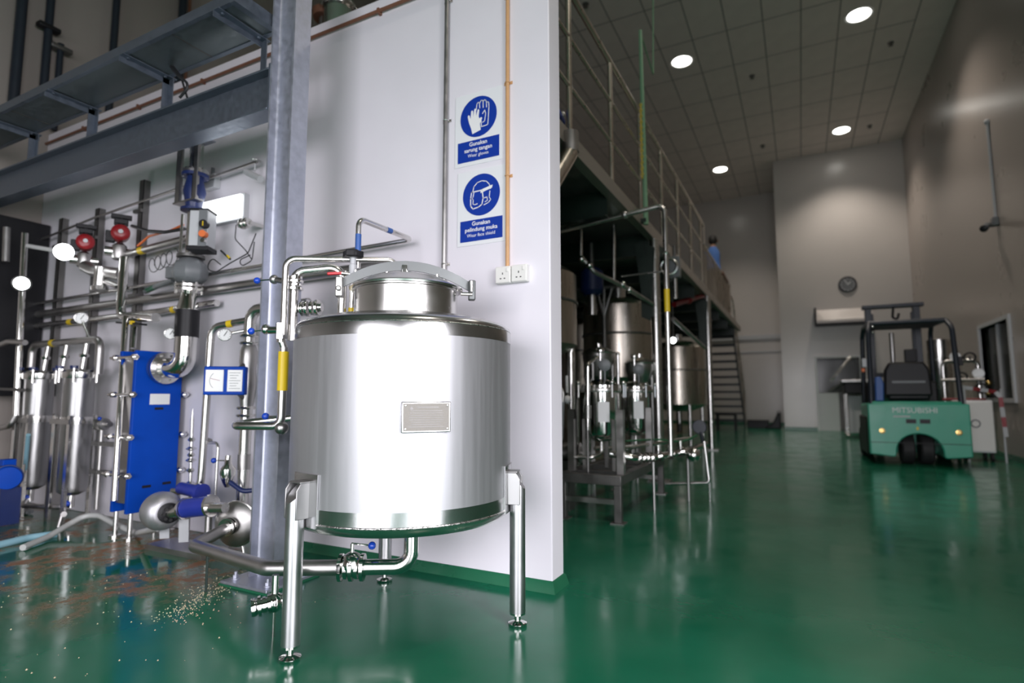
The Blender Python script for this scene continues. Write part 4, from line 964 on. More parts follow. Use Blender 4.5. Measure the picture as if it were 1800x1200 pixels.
# bright bulkhead light on the wall
wl = thing('wall_light', 'bright rectangular diffuser light on the white wall beside the column', 'wall light', (-3.52, YW, 2.1))
x0_, x1_, z0_, z1_ = PY(352, 365, YW-.05).x, PY(425, 352, YW-.05).x, 2.09, 2.245
MB().bx(x0_-.012, x1_+.012, YW-.04, YW, z0_-.012, z1_+.012).build('housing', 'light_grey', wl, bevel=.004)
MB().bx(x0_, x1_, YW-.065, YW-.04, z0_, z1_).build('diffuser', 'diffuser', wl, bevel=.008)
jx = thing('junction_box', 'small grey junction box on the wall above the bright light', 'junction box', PY(378, 325, YW))
q = PY(380, 322, YW); MB().bx(q.x-.07, q.x+.05, YW-.05, YW, q.z-.05, q.z+.05).build('box', 'light_grey', jx, bevel=.004)
MB().cyl((q.x, YW-.03, q.z+.05), (q.x, YW-.03, q.z+.1), .012, n=10).build('gland', 'grey_plastic', jx)
cm_ = thing('wall_bracket_camera', 'small pale tubular bracket on the wall beside the column', 'bracket', PY(440, 305, YW))
MB().cyl(PY(433, 302, 2.36), PY(458, 315, 2.33), .022, n=14).cyl(PY(448, 300, 2.40), PY(448, 280, 2.40), .006, n=8).build('tube', 'light_grey', cm_)
MB().bar(PY(448, 280, 2.40), PY(448, 280, YW), .03, .01).build('arm', 'dullsteel', cm_)
ws = thing('wall_sensor', 'steel sensor union with thin looped wires beside the column', 'sensor', PY(433, 392, 2.40))
q = PY(433, 392, 2.36); MB().cyl(q-X_*.06, q+X_*.03, .026, n=14).lathe([(.034, -.01), (.038, 0), (.034, .01)], q-X_*.03, X_, 16).lathe([(.03, -.01), (.035, 0), (.03, .01)], q+X_*.005, X_, 16).build('body', 'steel', ws)
MB().cyl(q+V((.03, 0, 0)), V((q.x+.03, YW, q.z)), .012, n=10).build('wall_stub', 'steel', ws)
MB().tube([PY(415, 395, 2.36), PY(413, 420, 2.36), PY(432, 440, 2.36), PY(442, 455, 2.36)], .0035, .04, n=6).tube([PY(450, 410, 2.38), PY(436, 445, 2.36), PY(405, 462, 2.34), PY(380, 478, 2.32), PY(362, 474, 2.3), PY(372, 452, 2.3), PY(388, 465, 2.3)], .004, .04, n=6).tube([PY(447, 425, 2.38), PY(443, 458, 2.36), PY(425, 468, 2.35), PY(420, 457, 2.35), PY(440, 448, 2.36)], .0035, .03, n=6).build('wires', 'cable', ws)
MB().tube([PY(388, 440, 2.27), PY(405, 456, 2.3)], .006, n=8).build('cable_plug', 'cable', ws); MB().cyl(PY(399, 449, 2.29), PY(404, 454, 2.298), .0075, n=8).build('yellow_tag', 'yellow', ws)
tag(MB().tube([PY(232, 397, 2.30), PY(260, 406, 2.28), PY(290, 408, 2.28), PY(325, 402, 2.30)], .012, .08, n=8).build('black_hose', 'cable'), 'thick black cable sagging from the red valve to the control valve', 'cable')
tag(MB().tube([PY(242, 432, 2.36), PY(262, 415, 2.36), PY(300, 405, 2.34), PY(322, 395, 2.32)], .008, .06, n=8).build('orange_cable', 'orange'), 'thin orange cable running behind the sagging black cable', 'cable')
coil = []
for k in range(70):
    f_ = k/69; a = f_*2*pi*4.3; c = PY(264+f_*44, 468-f_*18, 2.36); coil.append(c+V((.05*cos(a), 0, .055*sin(a))))
tag(MB().tube(coil, .003, 0, n=5).build('coiled_wire', 'cable'), 'thin wire hanging in loose coils on the wall', 'wire')
# ---- floor hose, squeegee, granules
hs = thing('drain_hose', 'grey hose arching over the wet floor from the pump to the filters', 'hose', (-4.2, 2.0, 0))
MB().tube([pc_+V((-.02, 0, -.1)), PZ(240, 937, .02), PZ(205, 922, .06), PZ(175, 906, .10), PZ(150, 905, .10), PZ(120, 922, .06), PZ(85, 943, .025), PZ(40, 962, .02)], .018, .12, n=12).build('hose_run', 'hose', hs)
tag(MB().tube([PZ(100, 938, .02), PZ(50, 945, .02), PZ(-30, 964, .02)], .022, .1, n=12).build('pale_blue_hose', 'hose_blue'), 'pale blue flat hose lying on the wet floor at the picture edge', 'hose')
sq = thing('floor_squeegee', 'floor squeegee with a pale blue handle leaning on the filters', 'squeegee', PZ(35, 893, 0))
h0, h1 = PZ(38, 888, .05), V((-5.02, 2.08, .62)); MB().cyl(h0, h1, .014, n=12).build('handle', 'hose_blue', sq)
MB().bar(h0+V((-.16, .0, -.03)), h0+V((.18, -.02, -.03)), .05, .02).bar(h0+V((-.16, .0, -.045)), h0+V((.18, -.02, -.045)), .012, .03).build('head', 'grey_plastic', sq)
random.seed(11); gm_ = MB()
for k in range(520):
    f_ = random.random(); g0, g1 = PZ(300, 1090, 0), PZ(412, 1012, 0)
    x = g0.x+(g1.x-g0.x)*f_+random.gauss(0, .05); y = g0.y+(g1.y-g0.y)*f_+random.gauss(0, .05)
    if k > 400: x, y = random.uniform(-3.6, -1.9), random.uniform(.9, 1.9)
    r_ = random.uniform(.0014, .0042)
    gm_.add([(x-r_, y, 0), (x, y-r_, 0), (x+r_, y, 0), (x, y+r_, 0), (x, y, r_*1.1)], [(0, 1, 4), (1, 2, 4), (2, 3, 4), (3, 0, 4)])
tag(gm_.build('spilled_granules', 'crumb'), 'pale granules scattered over the wet floor before the column', 'granules', kind='stuff')
# ---- up on the platform side: dark standpipes on the far wall, seen above the partition
for i, (px_, pyb, pyt, r_, lb) in enumerate(((18, 240, -60, .04, 'dark standpipe high on the beige wall, at the picture edge'), (72, 210, -60, .032, 'dark standpipe high on the beige wall with a black bracket'), (98, 190, 75, .026, 'short dark standpipe ending under a rusty clip high on the beige wall'), (196, 130, -80, .032, 'dark standpipe high on the beige wall above the tray joint'), (318, 70, -120, .04, 'dark standpipe high on the beige wall above the cable tray end'), (330, 70, -120, .016, 'thin brown standpipe close beside a thicker dark one'))):
    a_, b_ = PX(px_, pyb, XL+.1), PX(px_+(pyb-pyt)*.03, pyt, XL+.1)
    t = thing('standpipe', lb, 'pipe', (a_.x, a_.y, 2.7), 'standpipes on the beige wall above the partition')
    MB().cyl((a_.x, a_.y, 2.73 if a_.y > 2.8 else 3.31), (a_.x, a_.y, b_.z if i == 2 else ZC), r_, n=14).build('pipe_run', 'slate' if i != 5 else 'rust_pipe', t)
    if i in (1, 2):
        c = PX(82 if i == 1 else 96, 42 if i == 1 else 76, XL+.15); MB().box((a_.x, a_.y, c.z), (.08, .17, .045)).build('bracket', 'black' if i == 1 else 'darksteel', t, bevel=.01)
ud = thing('dome_vessel', 'shiny small domed vessel peeping over the white wall top', 'vessel', (-3.4, 3.45, 2.73))
q = PY(596, 8, 3.3); MB().lathe([(.13, 2.73), (.13, q.z-.03), (.11, q.z+.04), (.06, q.z+.09), (0, q.z+.1)], (q.x, 3.3, 0), n=20).build('shell', 'polished', ud)
MB().lathe([(.15, q.z-.05), (.155, q.z-.035), (.15, q.z-.02)], (q.x, 3.3, 0), n=20).build('rim', 'steel', ud)
q = PY(572, 22, 3.3); u2 = thing('squat_valve_head', 'dark valve head peeping over the white wall top beside a shiny dome', 'valve', (q.x, 3.3, 2.73))
MB().cyl((q.x, 3.3, 2.73), (q.x, 3.3, q.z), .05, n=14).build('stem', 'dullsteel', u2); MB().lathe([(.10, q.z-.06), (.11, q.z), (.06, q.z+.05), (0, q.z+.06)], (q.x, 3.3, 0), n=16).build('head', 'rust_pipe', u2)
# ------------------------------------------------------------------ steel platform on posts
MXE, ZD0, ZD1 = -1.345, 2.605, 2.73
YP0, YP1 = 2.75, 15.9
pf = thing('steel_platform', 'raised steel platform with handrail over the process tanks', 'platform', (MXE, 9, 0))
MB().bx(XL+.02, MXE-.01, YP0, YP1, ZD1-.045, ZD1-.005).build('deck_plate', 'dullsteel', pf)
MB().bx(MXE-.01, MXE, YP0, YP1, ZD0, ZD1).bx(MXE-.08, MXE-.01, YP0, YP1, ZD0, ZD0+.01).build('edge_channel', 'fascia', pf)
for y in (3.3, 4.6, 6.1, 7.6, 9.1, 10.6, 12.1, 13.6, 15.2):
    MB().bx(XL+.02, MXE-.08, y-.05, y+.05, ZD0-.16, ZD0-.15).bx(XL+.02, MXE-.08, y-.004, y+.004, ZD0-.15, ZD0+.08).build('cross_beam', 'green_paint', pf)
for x in (-2.9, -4.4): MB().bx(x-.05, x+.05, YP0, YP1, ZD0-.28, ZD0-.16).build('joist', 'green_paint', pf)
for y in (6.1, 10.02):
    ps = MB().cyl((MXE-.02, y, .02), (MXE-.02, y, ZD0), .052, n=20).build('post', 'steel', pf)
    MB().bx(MXE-.13, MXE+.09, y-.11, y+.11, 0, .02).build('base_plate', 'dullsteel', ps)
    MB().prism([(0, 0), (.10, -.05), (.16, .75), (0, .85)], (MXE-.16, y-.06, ZD0-.85), X_, Z_, .012).bar((MXE-.07, y-.066, ZD0-.86), (MXE-.17, y-.066, ZD0-.03), .10, .03, (0, 1, 0)).build('knee_plate', 'green_paint', ps)
for (x, y) in ((-4.4, 3.4), (-4.4, 6.1), (-4.4, 9.1), (-4.4, 12.1), (-2.9, 12.1), (-2.9, 9.3), (-2.9, 15.4)):
    MB().cyl((x, y, 0), (x, y, ZD0-.28), .07, n=14).build('inner_post', 'darksteel', pf)
# handrail bays
HY0, HY1 = 2.8, 9.95
for k in range(8):
    y = 2.58+1.0*k
    if y < YP0: y = YP0+.05
    MB().cyl((MXE-.03, y, ZD1), (MXE-.03, y, 3.83), .022, n=12).build('rail_post', 'tanksteel', pf)
for z, r_ in ((3.84, .024), (3.47, .016), (3.10, .016)):
    MB().cyl((MXE-.03, HY0, z), (MXE-.03, HY1-.3, z), r_, n=12).build('hand_rail' if z > 3.6 else 'mid_rail', 'tanksteel', pf)
# lower picket section towards the stairs
for k in range(16):
    y = 9.95+k*.26; MB().cyl((MXE-.03, y, ZD1), (MXE-.03, y, 3.48), .014, n=8).build('picket', 'tanksteel', pf)
MB().tube([(MXE-.03, 9.65, 3.84), (MXE-.03, 9.95, 3.84), (MXE-.03, 9.95, 3.48), (MXE-.03, 13.9, 3.48)], .02, .05, n=10).build('picket_rail', 'tanksteel', pf)
MB().cyl((MXE-.02, 12.4, 3.49), (MXE-.02, 13.3, 3.46), .035, n=10).build('red_bar', 'rust_pipe', pf)
# blue-handled tools / hose reel on the deck edge
tag(MB().bar((-1.42, 3.28, 2.92), (-1.50, 3.75, 2.93), .05, .03).bx(-1.47, -1.43, 3.45, 3.49, 2.73, 2.91).build('blue_grip', 'blue_sign'), 'short blue handle on the platform edge next to the white wall', 'handle')
tag(MB().cyl((-1.5, 3.75, 2.73), (-1.5, 3.75, 2.98), .02, n=10).sph((-1.5, 3.75, 2.99), .03, 12).build('blue_topped_rod', 'dullsteel'), 'short steel rod on the platform edge behind the first handrail post', 'rod')
# big diagonal duct under the deck
dg_ = thing('support_duct', 'pale diagonal round duct under the platform beside the white wall', 'duct', (-1.6, 3.5, 2.2))
MB().cyl(PY(1003, 268, 3.45), PY(955, 350, 3.2), .055, n=20).build('tube', 'tanksteel', dg_); MB().cyl(PY(1003, 268, 3.45), PY(1003, 268, 3.45)+V((.0, .0, .14)), .058, n=20).build('collar', 'dullsteel', dg_)
# green pole with yellow chain
gp = thing('green_pole', 'thin green pole with a yellow chain rising beside the platform', 'pole', (-1.30, 5.45, 2.6))
MB().cyl((-1.30, 5.47, 2.60), (-1.30, 5.42, 4.62), .026, .019, n=12).build('pole', 'green_pole', gp)
MB().bx(-1.345, -1.29, 5.44, 5.50, 2.62, 2.66).build('clamp', 'green_paint', gp)
MB().tube([(-1.30, 5.42, 4.60), PX(1148, 130, -1.30), PX(1148, -30, -1.30), V((-1.30, 6.05, ZC))], .008, .0, n=8).build('rope', 'green_pole', gp)
chn = MB()
za, zb_ = 3.80, 3.05
for k in range(26):
    z = za-(za-zb_)*k/25; chn.torus((-1.30, 5.365, z), X_ if k % 2 else Y_, .012, .0045, 8, 5)
chn.build('yellow_chain', 'yellow', gp)['kind'] = 'stuff'
# ------------------------------------------------------------------ tanks under the platform
def proc_tank(c, r, z0, z1, label, legs=4, band=None):
    t = thing('process_tank', label, 'tank', (c[0], c[1], 0), 'steel tanks under the platform')
    x, y = c
    MB().lathe([(0, z0-r*.28), (r*.5, z0-r*.24), (r*.85, z0-r*.1), (r, z0), (r, z1), (r*.85, z1+r*.12), (r*.5, z1+r*.25), (0, z1+r*.3)], (x, y, 0), n=48).build('shell', 'tanksteel', t)
    for z in (band or (z0+(z1-z0)*.6,)): MB().torus((x, y, z), Z_, r+.004, .014, 48, 8).build('hoop', 'darksteel', t)
    for k in range(legs):
        a = 2*pi*k/legs+.6; p = (x+r*.92*cos(a), y+r*.92*sin(a))
        MB().cyl((p[0], p[1], 0), (p[0], p[1], z0+.12), .035, n=12).build('leg', 'steel', t)
    MB().cyl((x, y, z0-r*.28-.22), (x, y, z0-r*.25), .03, n=12).build('outlet', 'steel', t)
    MB().cyl((x, y, z1+r*.28), (x, y, z1+r*.28+.12), .09, n=18).build('manway', 'steel', t)
proc_tank((-2.27, 4.65), .50, 1.36, 2.0, 'big brown-tinted steel tank under the platform next to the white wall edge')
proc_tank((-1.97, 6.75), .44, 1.12, 1.98, 'big steel tank under the platform with a hoop, behind the polished filter vessels')
proc_tank((-2.05, 10.9), .50, .75, 1.8, 'steel tank under the far bay of the platform, before the stairs')
proc_tank((-3.1, 8.6), .50, 1.0, 2.0, 'steel tank deep in shadow under the middle of the platform')
bmo2 = thing('agitator_motor', 'dark blue-grey motor unit above the hooped tank', 'motor', (-2.05, 6.0, 2.1))
q = PY(1040, 488, 5.9); MB().lathe([(.09, -.2), (.13, -.15), (.13, .06), (.09, .1), (0, .1)], q, n=22).build('casing', 'navy', bmo2); MB().cyl(q-Z_*.2, q-Z_*.42, .05, n=14).build('shaft_housing', 'steel', bmo2)
MB().cyl(q+Z_*.1, V((q.x, q.y, ZD0-.0)), .03, n=10).build('hanger', 'darksteel', bmo2)
# support yoke in front of the hooped tank
yk = thing('tank_yoke', 'dark three-armed steel brace in front of the hooped tank', 'brace', PY(1062, 620, 6.0))
yc_ = PY(1062, 555, 5.95)
MB().tube([yc_, V((yc_.x, yc_.y, .0))], .022, n=10).build('stem', 'darksteel', yk)
for px_ in (1048, 1062, 1076): MB().tube([yc_, PY(px_, 505, 5.95)], .016, n=8).build('arm', 'darksteel', yk)
MB().tube([PY(1010, 510, 5.95), PY(1085, 503, 5.95)], .022, n=10).build('cross_bar', 'darksteel', yk)
# pipe from the tank along the deck underside: sloped with elbows and droppers
sl = thing('sloped_pipe', 'sloping steel pipe with unions and droppers under the platform', 'pipe', PY(1022, 455, 5.0))
MB().tube([PY(1020, 450, 5.0), PY(1045, 478, 5.1), PY(1105, 508, 5.6), PY(1148, 535, 6.0)], .022, .05, n=12).build('pipe_run', 'dullsteel', sl)
for (a, b, yy) in (((1021, 338), (1021, 452), 5.0), ((1079, 395), (1079, 496), 5.4)): MB().cyl(PY(*a, yy), PY(*b, yy), .018, n=12).build('dropper', 'steel', sl)
for (a, yy) in (((1022, 455), 5.0), ((1036, 466), 5.05), ((1094, 500), 5.5), ((1106, 509), 5.6)): MB().sph(PY(*a, yy), .035, 14).build('union', 'polished', sl)
# downpipe with the yellow band, crossing in front of the deck edge
DY = 4.65; t0_ = PY(1168, 360, DY); b0_ = PY(1180, 800, DY); b0_.x = t0_.x; b0_.y = t0_.y
yp = thing('yellow_banded_downpipe', 'tall steel downpipe with a yellow band standing before the platform post', 'pipe', (t0_.x, DY, b0_.z))
MB().tube([V((-2.10, 4.62, 2.36)), V((t0_.x, DY, t0_.z)), V((t0_.x, DY, b0_.z))], .0215, .06, n=16).build('pipe_run', 'steel', yp)
ya, ybb = PY(1172, 508, DY), PY(1173, 548, DY); MB().cyl((t0_.x, DY, ya.z), (t0_.x, DY, ybb.z), .0228, n=16).build('yellow_band', 'yellow', yp)
MB().lathe([(.028, -.012), (.033, 0), (.028, .012)], (t0_.x, DY, PY(1170, 445, DY).z), n=14).build('union', 'polished', yp)
uq = PY(1098, 372, DY); MB().sph(V((uq.x, DY-.005, 2.455)), .034, 12).build('elbow_union', 'dullsteel', yp)
MB().bar((t0_.x, DY, PY(1172, 476, DY).z), (MXE+.01, DY+.03, PY(1172, 476, DY).z), .012, .012).build('stay', 'steel', yp)
vk = thing('hanging_grey_valve', 'dark grey valve body hanging behind the yellow-banded downpipe', 'valve', PY(1185, 470, 5.8))
q = PY(1186, 470, 6.4); MB().box(q, (.12, .1, .24)).build('body', 'grey_plastic', vk, bevel=.012); MB().torus(q+V((-.05, -.07, .0)), Y_, .09, .016, 20, 8).build('wheel', 'steel', vk)
MB().cyl(q+V((0, 0, -.12)), q+V((0, 0, -.35)), .022, n=10).build('tail', 'steel', vk); MB().cyl(q+Z_*.1, V((q.x, q.y, ZD0)), .02, n=8).build('hanger', 'darksteel', vk)
rp = thing('red_pipe', 'dull red pipe running under the far end of the platform', 'pipe', (-1.75, 9.2, 2.3))
MB().tube([PY(1185, 535, 8.6), PY(1236, 520, 9.9)], .04, n=12).build('pipe_run', 'red', rp); MB().sph(PY(1210, 527, 9.2), .07, 12).build('coupling', 'red', rp)
dr = thing('diagonal_rail', 'slanting steel tube between two platform posts', 'pipe', PY(1185, 560, 8.3))
MB().cyl(PY(1183, 560, 7.6), PY(1240, 612, 9.8), .028, n=12).build('tube', 'dullsteel', dr)
wl2 = thing('small_round_light', 'tiny bright round light glinting under the platform', 'lamp', PY(1183, 598, 8.5))
q = PY(1183, 598, 8.6); MB().lathe([(0, -.03), (.04, -.02), (.045, 0), (0, .004)], q, (0, -1, 0), 16).build('lens', 'tubeglow', wl2); MB().cyl(q+V((0, .02, 0)), q+V((0, .02, 1.35)), .01, n=8).build('drop_rod', 'darksteel', wl2)
# ------------------------------------------------------------------ filter skid before the tanks
RXa, RXb, RYa, RYb = -1.61, -1.19, 3.99, 5.36
rk = thing('filter_skid', 'low dark steel table carrying the two polished filter vessels', 'table', ((RXa+RXb)/2, 4.7, 0))
zt_ = .335
MB().bx(RXa-.03, RXb+.03, RYa-.03, RYa+.03, zt_-.07, zt_).bx(RXa-.03, RXb+.03, RYb-.03, RYb+.03, zt_-.07, zt_).bx(RXa-.03, RXa+.03, RYa+.03, RYb-.03, zt_-.07, zt_).bx(RXb-.03, RXb+.03, RYa+.03, RYb-.03, zt_-.07, zt_).build('frame', 'darksteel', rk, bevel=.004)
for y in (4.25, 4.62, 4.98): MB().bx(RXa+.03, RXb-.03, y-.04, y+.04, zt_-.05, zt_-.005).build('cross_plate', 'darksteel', rk)
for x in (RXa, RXb):
    for y in (RYa, RYb):
        l_ = MB().bx(x-.026, x+.026, y-.026, y+.026, .008, zt_-.07).build('leg', 'darksteel', rk, bevel=.003); MB().bx(x-.05, x+.05, y-.05, y+.05, 0, .008).build('foot_plate', 'dullsteel', l_)
MB().bx(RXa, RXb, RYa-.015, RYa+.015, .13, .165).build('stretcher', 'dullsteel', rk); MB().bx(RXa, RXb, RYb-.015, RYb+.015, .13, .165).build('stretcher', 'dullsteel', rk)
for (x, y) in ((RXb-.0, 4.07), (RXa+.02, 4.12), (RXb-.0, 4.95), (RXa+.02, 5.0)):
    MB().bx(x-.025, x+.025, y-.022, y-.016, zt_, .80).bx(x+.019, x+.025, y-.016, y+.03, zt_, .80).build('upright', 'dullsteel', rk)
def vessel(c, label):
    t = thing('filter_vessel', label, 'vessel', (c[0], c[1], .55), 'polished filter vessels on the skid'); x, y = c; r = .125
    MB().lathe([(0, .545), (r*.5, .555), (r*.85, .58), (r, .62), (r, .93)], (x, y, 0), n=32).build('shell', 'polished', t)
    MB().lathe([(r+.03, .93), (r+.033, .94), (r+.033, .955), (r+.03, .965)], (x, y, 0), n=32).build('rim', 'steel', t)
    ld = MB().lathe([(r+.028, .966), (r+.028, .985), (r*.8, 1.01), (r*.4, 1.03), (0, 1.035)], (x, y, 0), n=32).build('lid', 'polished', t)
    for k in range(6):
        a = 2*pi*k/6+.3; p = V((x+(r+.05)*cos(a), y+(r+.05)*sin(a), .95)); MB().cyl(p-Z_*.06, p+Z_*.05, .010, n=8).sph(p+Z_*.055, .018, 10).build('eye_bolt', 'polished', t)
    MB().cyl((x, y, 1.03), (x, y, 1.25), .012, n=10).lathe([(.03, 1.24), (.036, 1.26), (.03, 1.275), (0, 1.277)], (x, y, 0), n=14).sph((x, y, 1.12), .022, 12).build('air_vent', 'polished', t)
    gq = V((x+.05, y-.05, 1.14)); MB().lathe([(.045, -.015), (.048, 0), (.04, .004), (0, .004)], gq, CAMD(gq), 20).cyl(gq-Z_*.045, gq-Z_*.12, .008, n=8).build('gauge', 'grey_plastic', t)
    MB().box((x+.06, y-r+.004, .78), (.085, .022, .15), (V((.94, .34, 0)), V((-.34, .94, 0)), Z_)).build('paper_label', 'white', t)
    MB().tube([(x, y, .56), (x, y, .46), (x-.05, y-.08, .43), (x-.2, y-.1, .43)], .016, .04, n=12).build('drain_bend', 'steel', t)
    for k in range(3):
        a = 2*pi*k/3-.5; MB().bx(x+(r+.01)*cos(a)-.012, x+(r+.01)*cos(a)+.012, y+(r+.01)*sin(a)-.012, y+(r+.01)*sin(a)+.012, zt_, .72).build('leg', 'dullsteel', t)
vessel((-1.40, 4.27), 'polished filter vessel with paper label, nearer the white wall')
vessel((-1.33, 5.03), 'polished filter vessel with paper label, behind the first one on the skid')
ss = thing('sight_tube', 'slim upright steel tube with a sleeve in front of the filter vessels', 'pipe', PY(1033, 630, 4.05))
MB().tube([PY(1033, 756, 4.05), PY(1033, 640, 4.05), PY(1050, 628, 4.2)], .016, .03, n=12).build('tube', 'polished', ss); MB().cyl(PY(1033, 712, 4.05), PY(1033, 735, 4.05), .026, n=14).build('sleeve', 'dullsteel', ss)
MB().cyl(PY(1033, 756, 4.05), V((PY(1033, 756, 4.05).x, 4.05, zt_)), .010, n=8).build('foot_rod', 'darksteel', ss)
s2 = thing('sight_tube', 'slim upright steel tube rising behind the second filter vessel', 'pipe', PY(1086, 625, 5.3))
MB().cyl(PY(1086, 622, 5.3), V((PY(1086, 622, 5.3).x, 5.3, zt_)), .018, n=12).build('tube', 'polished', s2); MB().sph(PY(1086, 622, 5.3), .022, 10).build('cap', 'polished', s2)
s3 = thing('standpost', 'pale steel standpost with a white float switch by the wall edge', 'post', PY(1003, 620, 4.5))
q = PY(1003, 618, 4.5); MB().cyl((q.x, 4.5, 0), (q.x, 4.5, q.z), .03, n=14).build('post', 'polished', s3); MB().sph(PY(997, 702, 4.4), .035, 14).cyl(PY(997, 690, 4.4), PY(996, 660, 4.4), .012, n=8).build('float', 'white', s3)
s4 = thing('hooked_tube', 'dark hooked tube with a tapering grey sleeve at the white wall edge', 'pipe', PY(985, 770, 3.9))
MB().tube([PY(955, 664, 3.9), PY(975, 664, 3.9), PY(990, 690, 3.9), PY(983, 770, 3.9)], .014, .05, n=10).build('tube', 'dullsteel', s4); MB().cyl(PY(988, 706, 3.9), PY(982, 772, 3.9), .018, .034, n=14).build('sleeve', 'grey_plastic', s4)
MB().cyl(PY(982, 772, 3.9), V((PY(982, 772, 3.9).x, 3.9, 0)), .012, n=8).build('foot_rod', 'darksteel', s4)
for (px__, py__, yy, rr, lb) in ((1052, 622, 5.75, .17, 'domed steel lid with a knob above the first filter vessel'), (1124, 640, 6.05, .15, 'domed steel lid with a knob before the platform post')):
    q = PY(px__, py__, yy); t = thing('dome_vessel', lb, 'vessel', (q.x, yy, 0))
    MB().lathe([(0, -.30), (rr*.6, -.24), (rr, -.06), (rr, .0)], q, n=28).build('bowl', 'dullsteel', t)
    MB().lathe([(rr+.012, .0), (rr+.015, .012), (rr*.9, .03), (rr*.5, .065), (0, .08)], q, n=28).build('lid', 'steel', t)
    MB().cyl(q+Z_*.07, q+Z_*.11, .03, n=14).build('knob', 'polished', t)
    for a in (.4, 2.5, 4.6): MB().cyl(V((q.x+rr*.85*cos(a), yy+rr*.85*sin(a), 0)), V((q.x+rr*.85*cos(a), yy+rr*.85*sin(a), q.z-.05)), .014, n=8).build('leg', 'dullsteel', t)
# manifold along the front of the skid and the low loop pipe
mf = thing('skid_manifold', 'polished manifold pipe with clamps along the skid front', 'pipe', (-1.1, 4.6, .33))
pts = [PY(1080, 796, 4.25), PY(1090, 800, 4.28), PY(1140, 805, 4.6), PY(1235, 797, 5.3)]
pts = [V((-1.30, 4.15, .47)), V((-1.13, 4.22, .44)), V((-1.08, 4.6, .41)), V((-.90, 5.1, .43)), V((-.80, 5.5, .46))]
MB().tube(pts, .026, .05, n=14).build('pipe_run', 'polished', mf)
for f_ in (.15, .4, .62, .85):
    c = pts[1].lerp(pts[2], f_); m = MB(); flange(m, c, pts[2]-pts[1], .042, .02, 16); m.build('clamp', 'polished', mf)
for f_ in (.15, .5, .8):
    c = pts[2].lerp(pts[3], f_); m = MB(); flange(m, c, pts[3]-pts[2], .045, .02, 16); m.cyl(c, c+Z_*.09, .014, n=10); m.build('tee', 'polished', mf)
MB().sph(V((-.84, 5.05, .40)), .06, 16).build('strainer', 'polished', mf)
MB().tube([V((-1.5, 4.4, .48)), V((-1.3, 4.75, .47)), V((-1.05, 5.2, .50)), V((-.95, 5.6, .5))], .018, .05, n=12).build('second_run', 'steel', mf)
MB().cyl((-1.08, 4.6, .0), (-1.08, 4.6, .39), .012, n=8).cyl((-.9, 5.1, 0), (-.9, 5.1, .4), .012, n=8).build('support_rods', 'dullsteel', mf)
q = PY(1230, 750, 5.5); MB().tube([V((-.82, 5.45, .48)), V((q.x, 5.5, q.z))], .015, n=10).lathe([(.06, -.01), (.066, 0), (.06, .01)], (q.x, 5.48, q.z), Y_, 18).build('hand_wheel', 'slate', mf)
MB().tube([PY(1100, 775, 4.5), PY(1150, 772, 5.0), PY(1200, 776, 5.2), PY(1225, 765, 5.4)], .008, .05, n=8).build('green_hose', 'crate_green', mf)
lpz = thing('floor_loop_pipe', 'thin bent steel pipe looping down beside the skid to the floor', 'pipe', (-.9, 5.3, 0))
MB().tube([PY(1238, 775, 5.2), PY(1247, 848, 5.2), PY(1170, 850, 5.2)], .015, .03, n=12).build('pipe_run', 'steel', lpz); q = PY(1247, 848, 5.2); MB().cyl((q.x, q.y, 0), (q.x, q.y, q.z), .008, n=8).build('foot_rod', 'steel', lpz)
bl = thing('pump_cluster', 'dark pump and valve cluster on the floor at the white wall edge', 'pump', (-1.85, 4.2, 0))
q = PY(985, 795, 4.3); MB().lathe([(0, -.12), (.07, -.11), (.08, .05), (.05, .1), (0, .11)], q, (1, .2, 0), 18).build('motor', 'darksteel', bl); MB().lathe([(.06, -.02), (.09, 0), (.06, .02)], q+V((.16, .03, 0)), (1, .2, 0), 18).cyl(q, q+V((.24, .05, 0)), .025, n=12).build('volute', 'dullsteel', bl); MB().bx(q.x-.1, q.x+.1, q.y-.06, q.y+.06, 0, q.z-.06).build('plinth', 'darksteel', bl)
# ------------------------------------------------------------------ stairs
stt = thing('steel_stairs', 'open steel stairs descending from the far end of the platform', 'stairs', (-2.0, 18.5, 0))
SX0, SX1, SYa, SYb = -2.45, -1.53, 15.9, 18.45
for x in (SX0, SX1): MB().prism([(SYa, ZD1-.22), (SYa, ZD1+.02), (SYb+.12, .06), (SYb+.12, 0), (SYb-.12, 0)], (x-.02, 0, 0), Y_, Z_, .03).build('stringer', 'slate', stt)
N_ = 13
for k in range(1, N_):
    z = ZD1*(1-k/N_); y = SYa+(SYb-SYa)*k/N_
    MB().bx(SX0+.01, SX1-.02, y-.12, y+.12, z-.06, z).build('tread', 'slate', stt)
for x in (SX1+.01,):
    MB().tube([(x, 13.9, 3.48), (x, SYa, 3.5), (x, SYb, .92), (x, SYb+.05, 0)], .02, .12, n=10).build('hand_rail', 'tanksteel', stt)
    for k in (2, 5, 8, 11):
        z = ZD1*(1-k/N_); y = SYa+(SYb-SYa)*k/N_; MB().cyl((x, y, z), (x, y, z+.85), .014, n=8).build('baluster', 'tanksteel', stt)
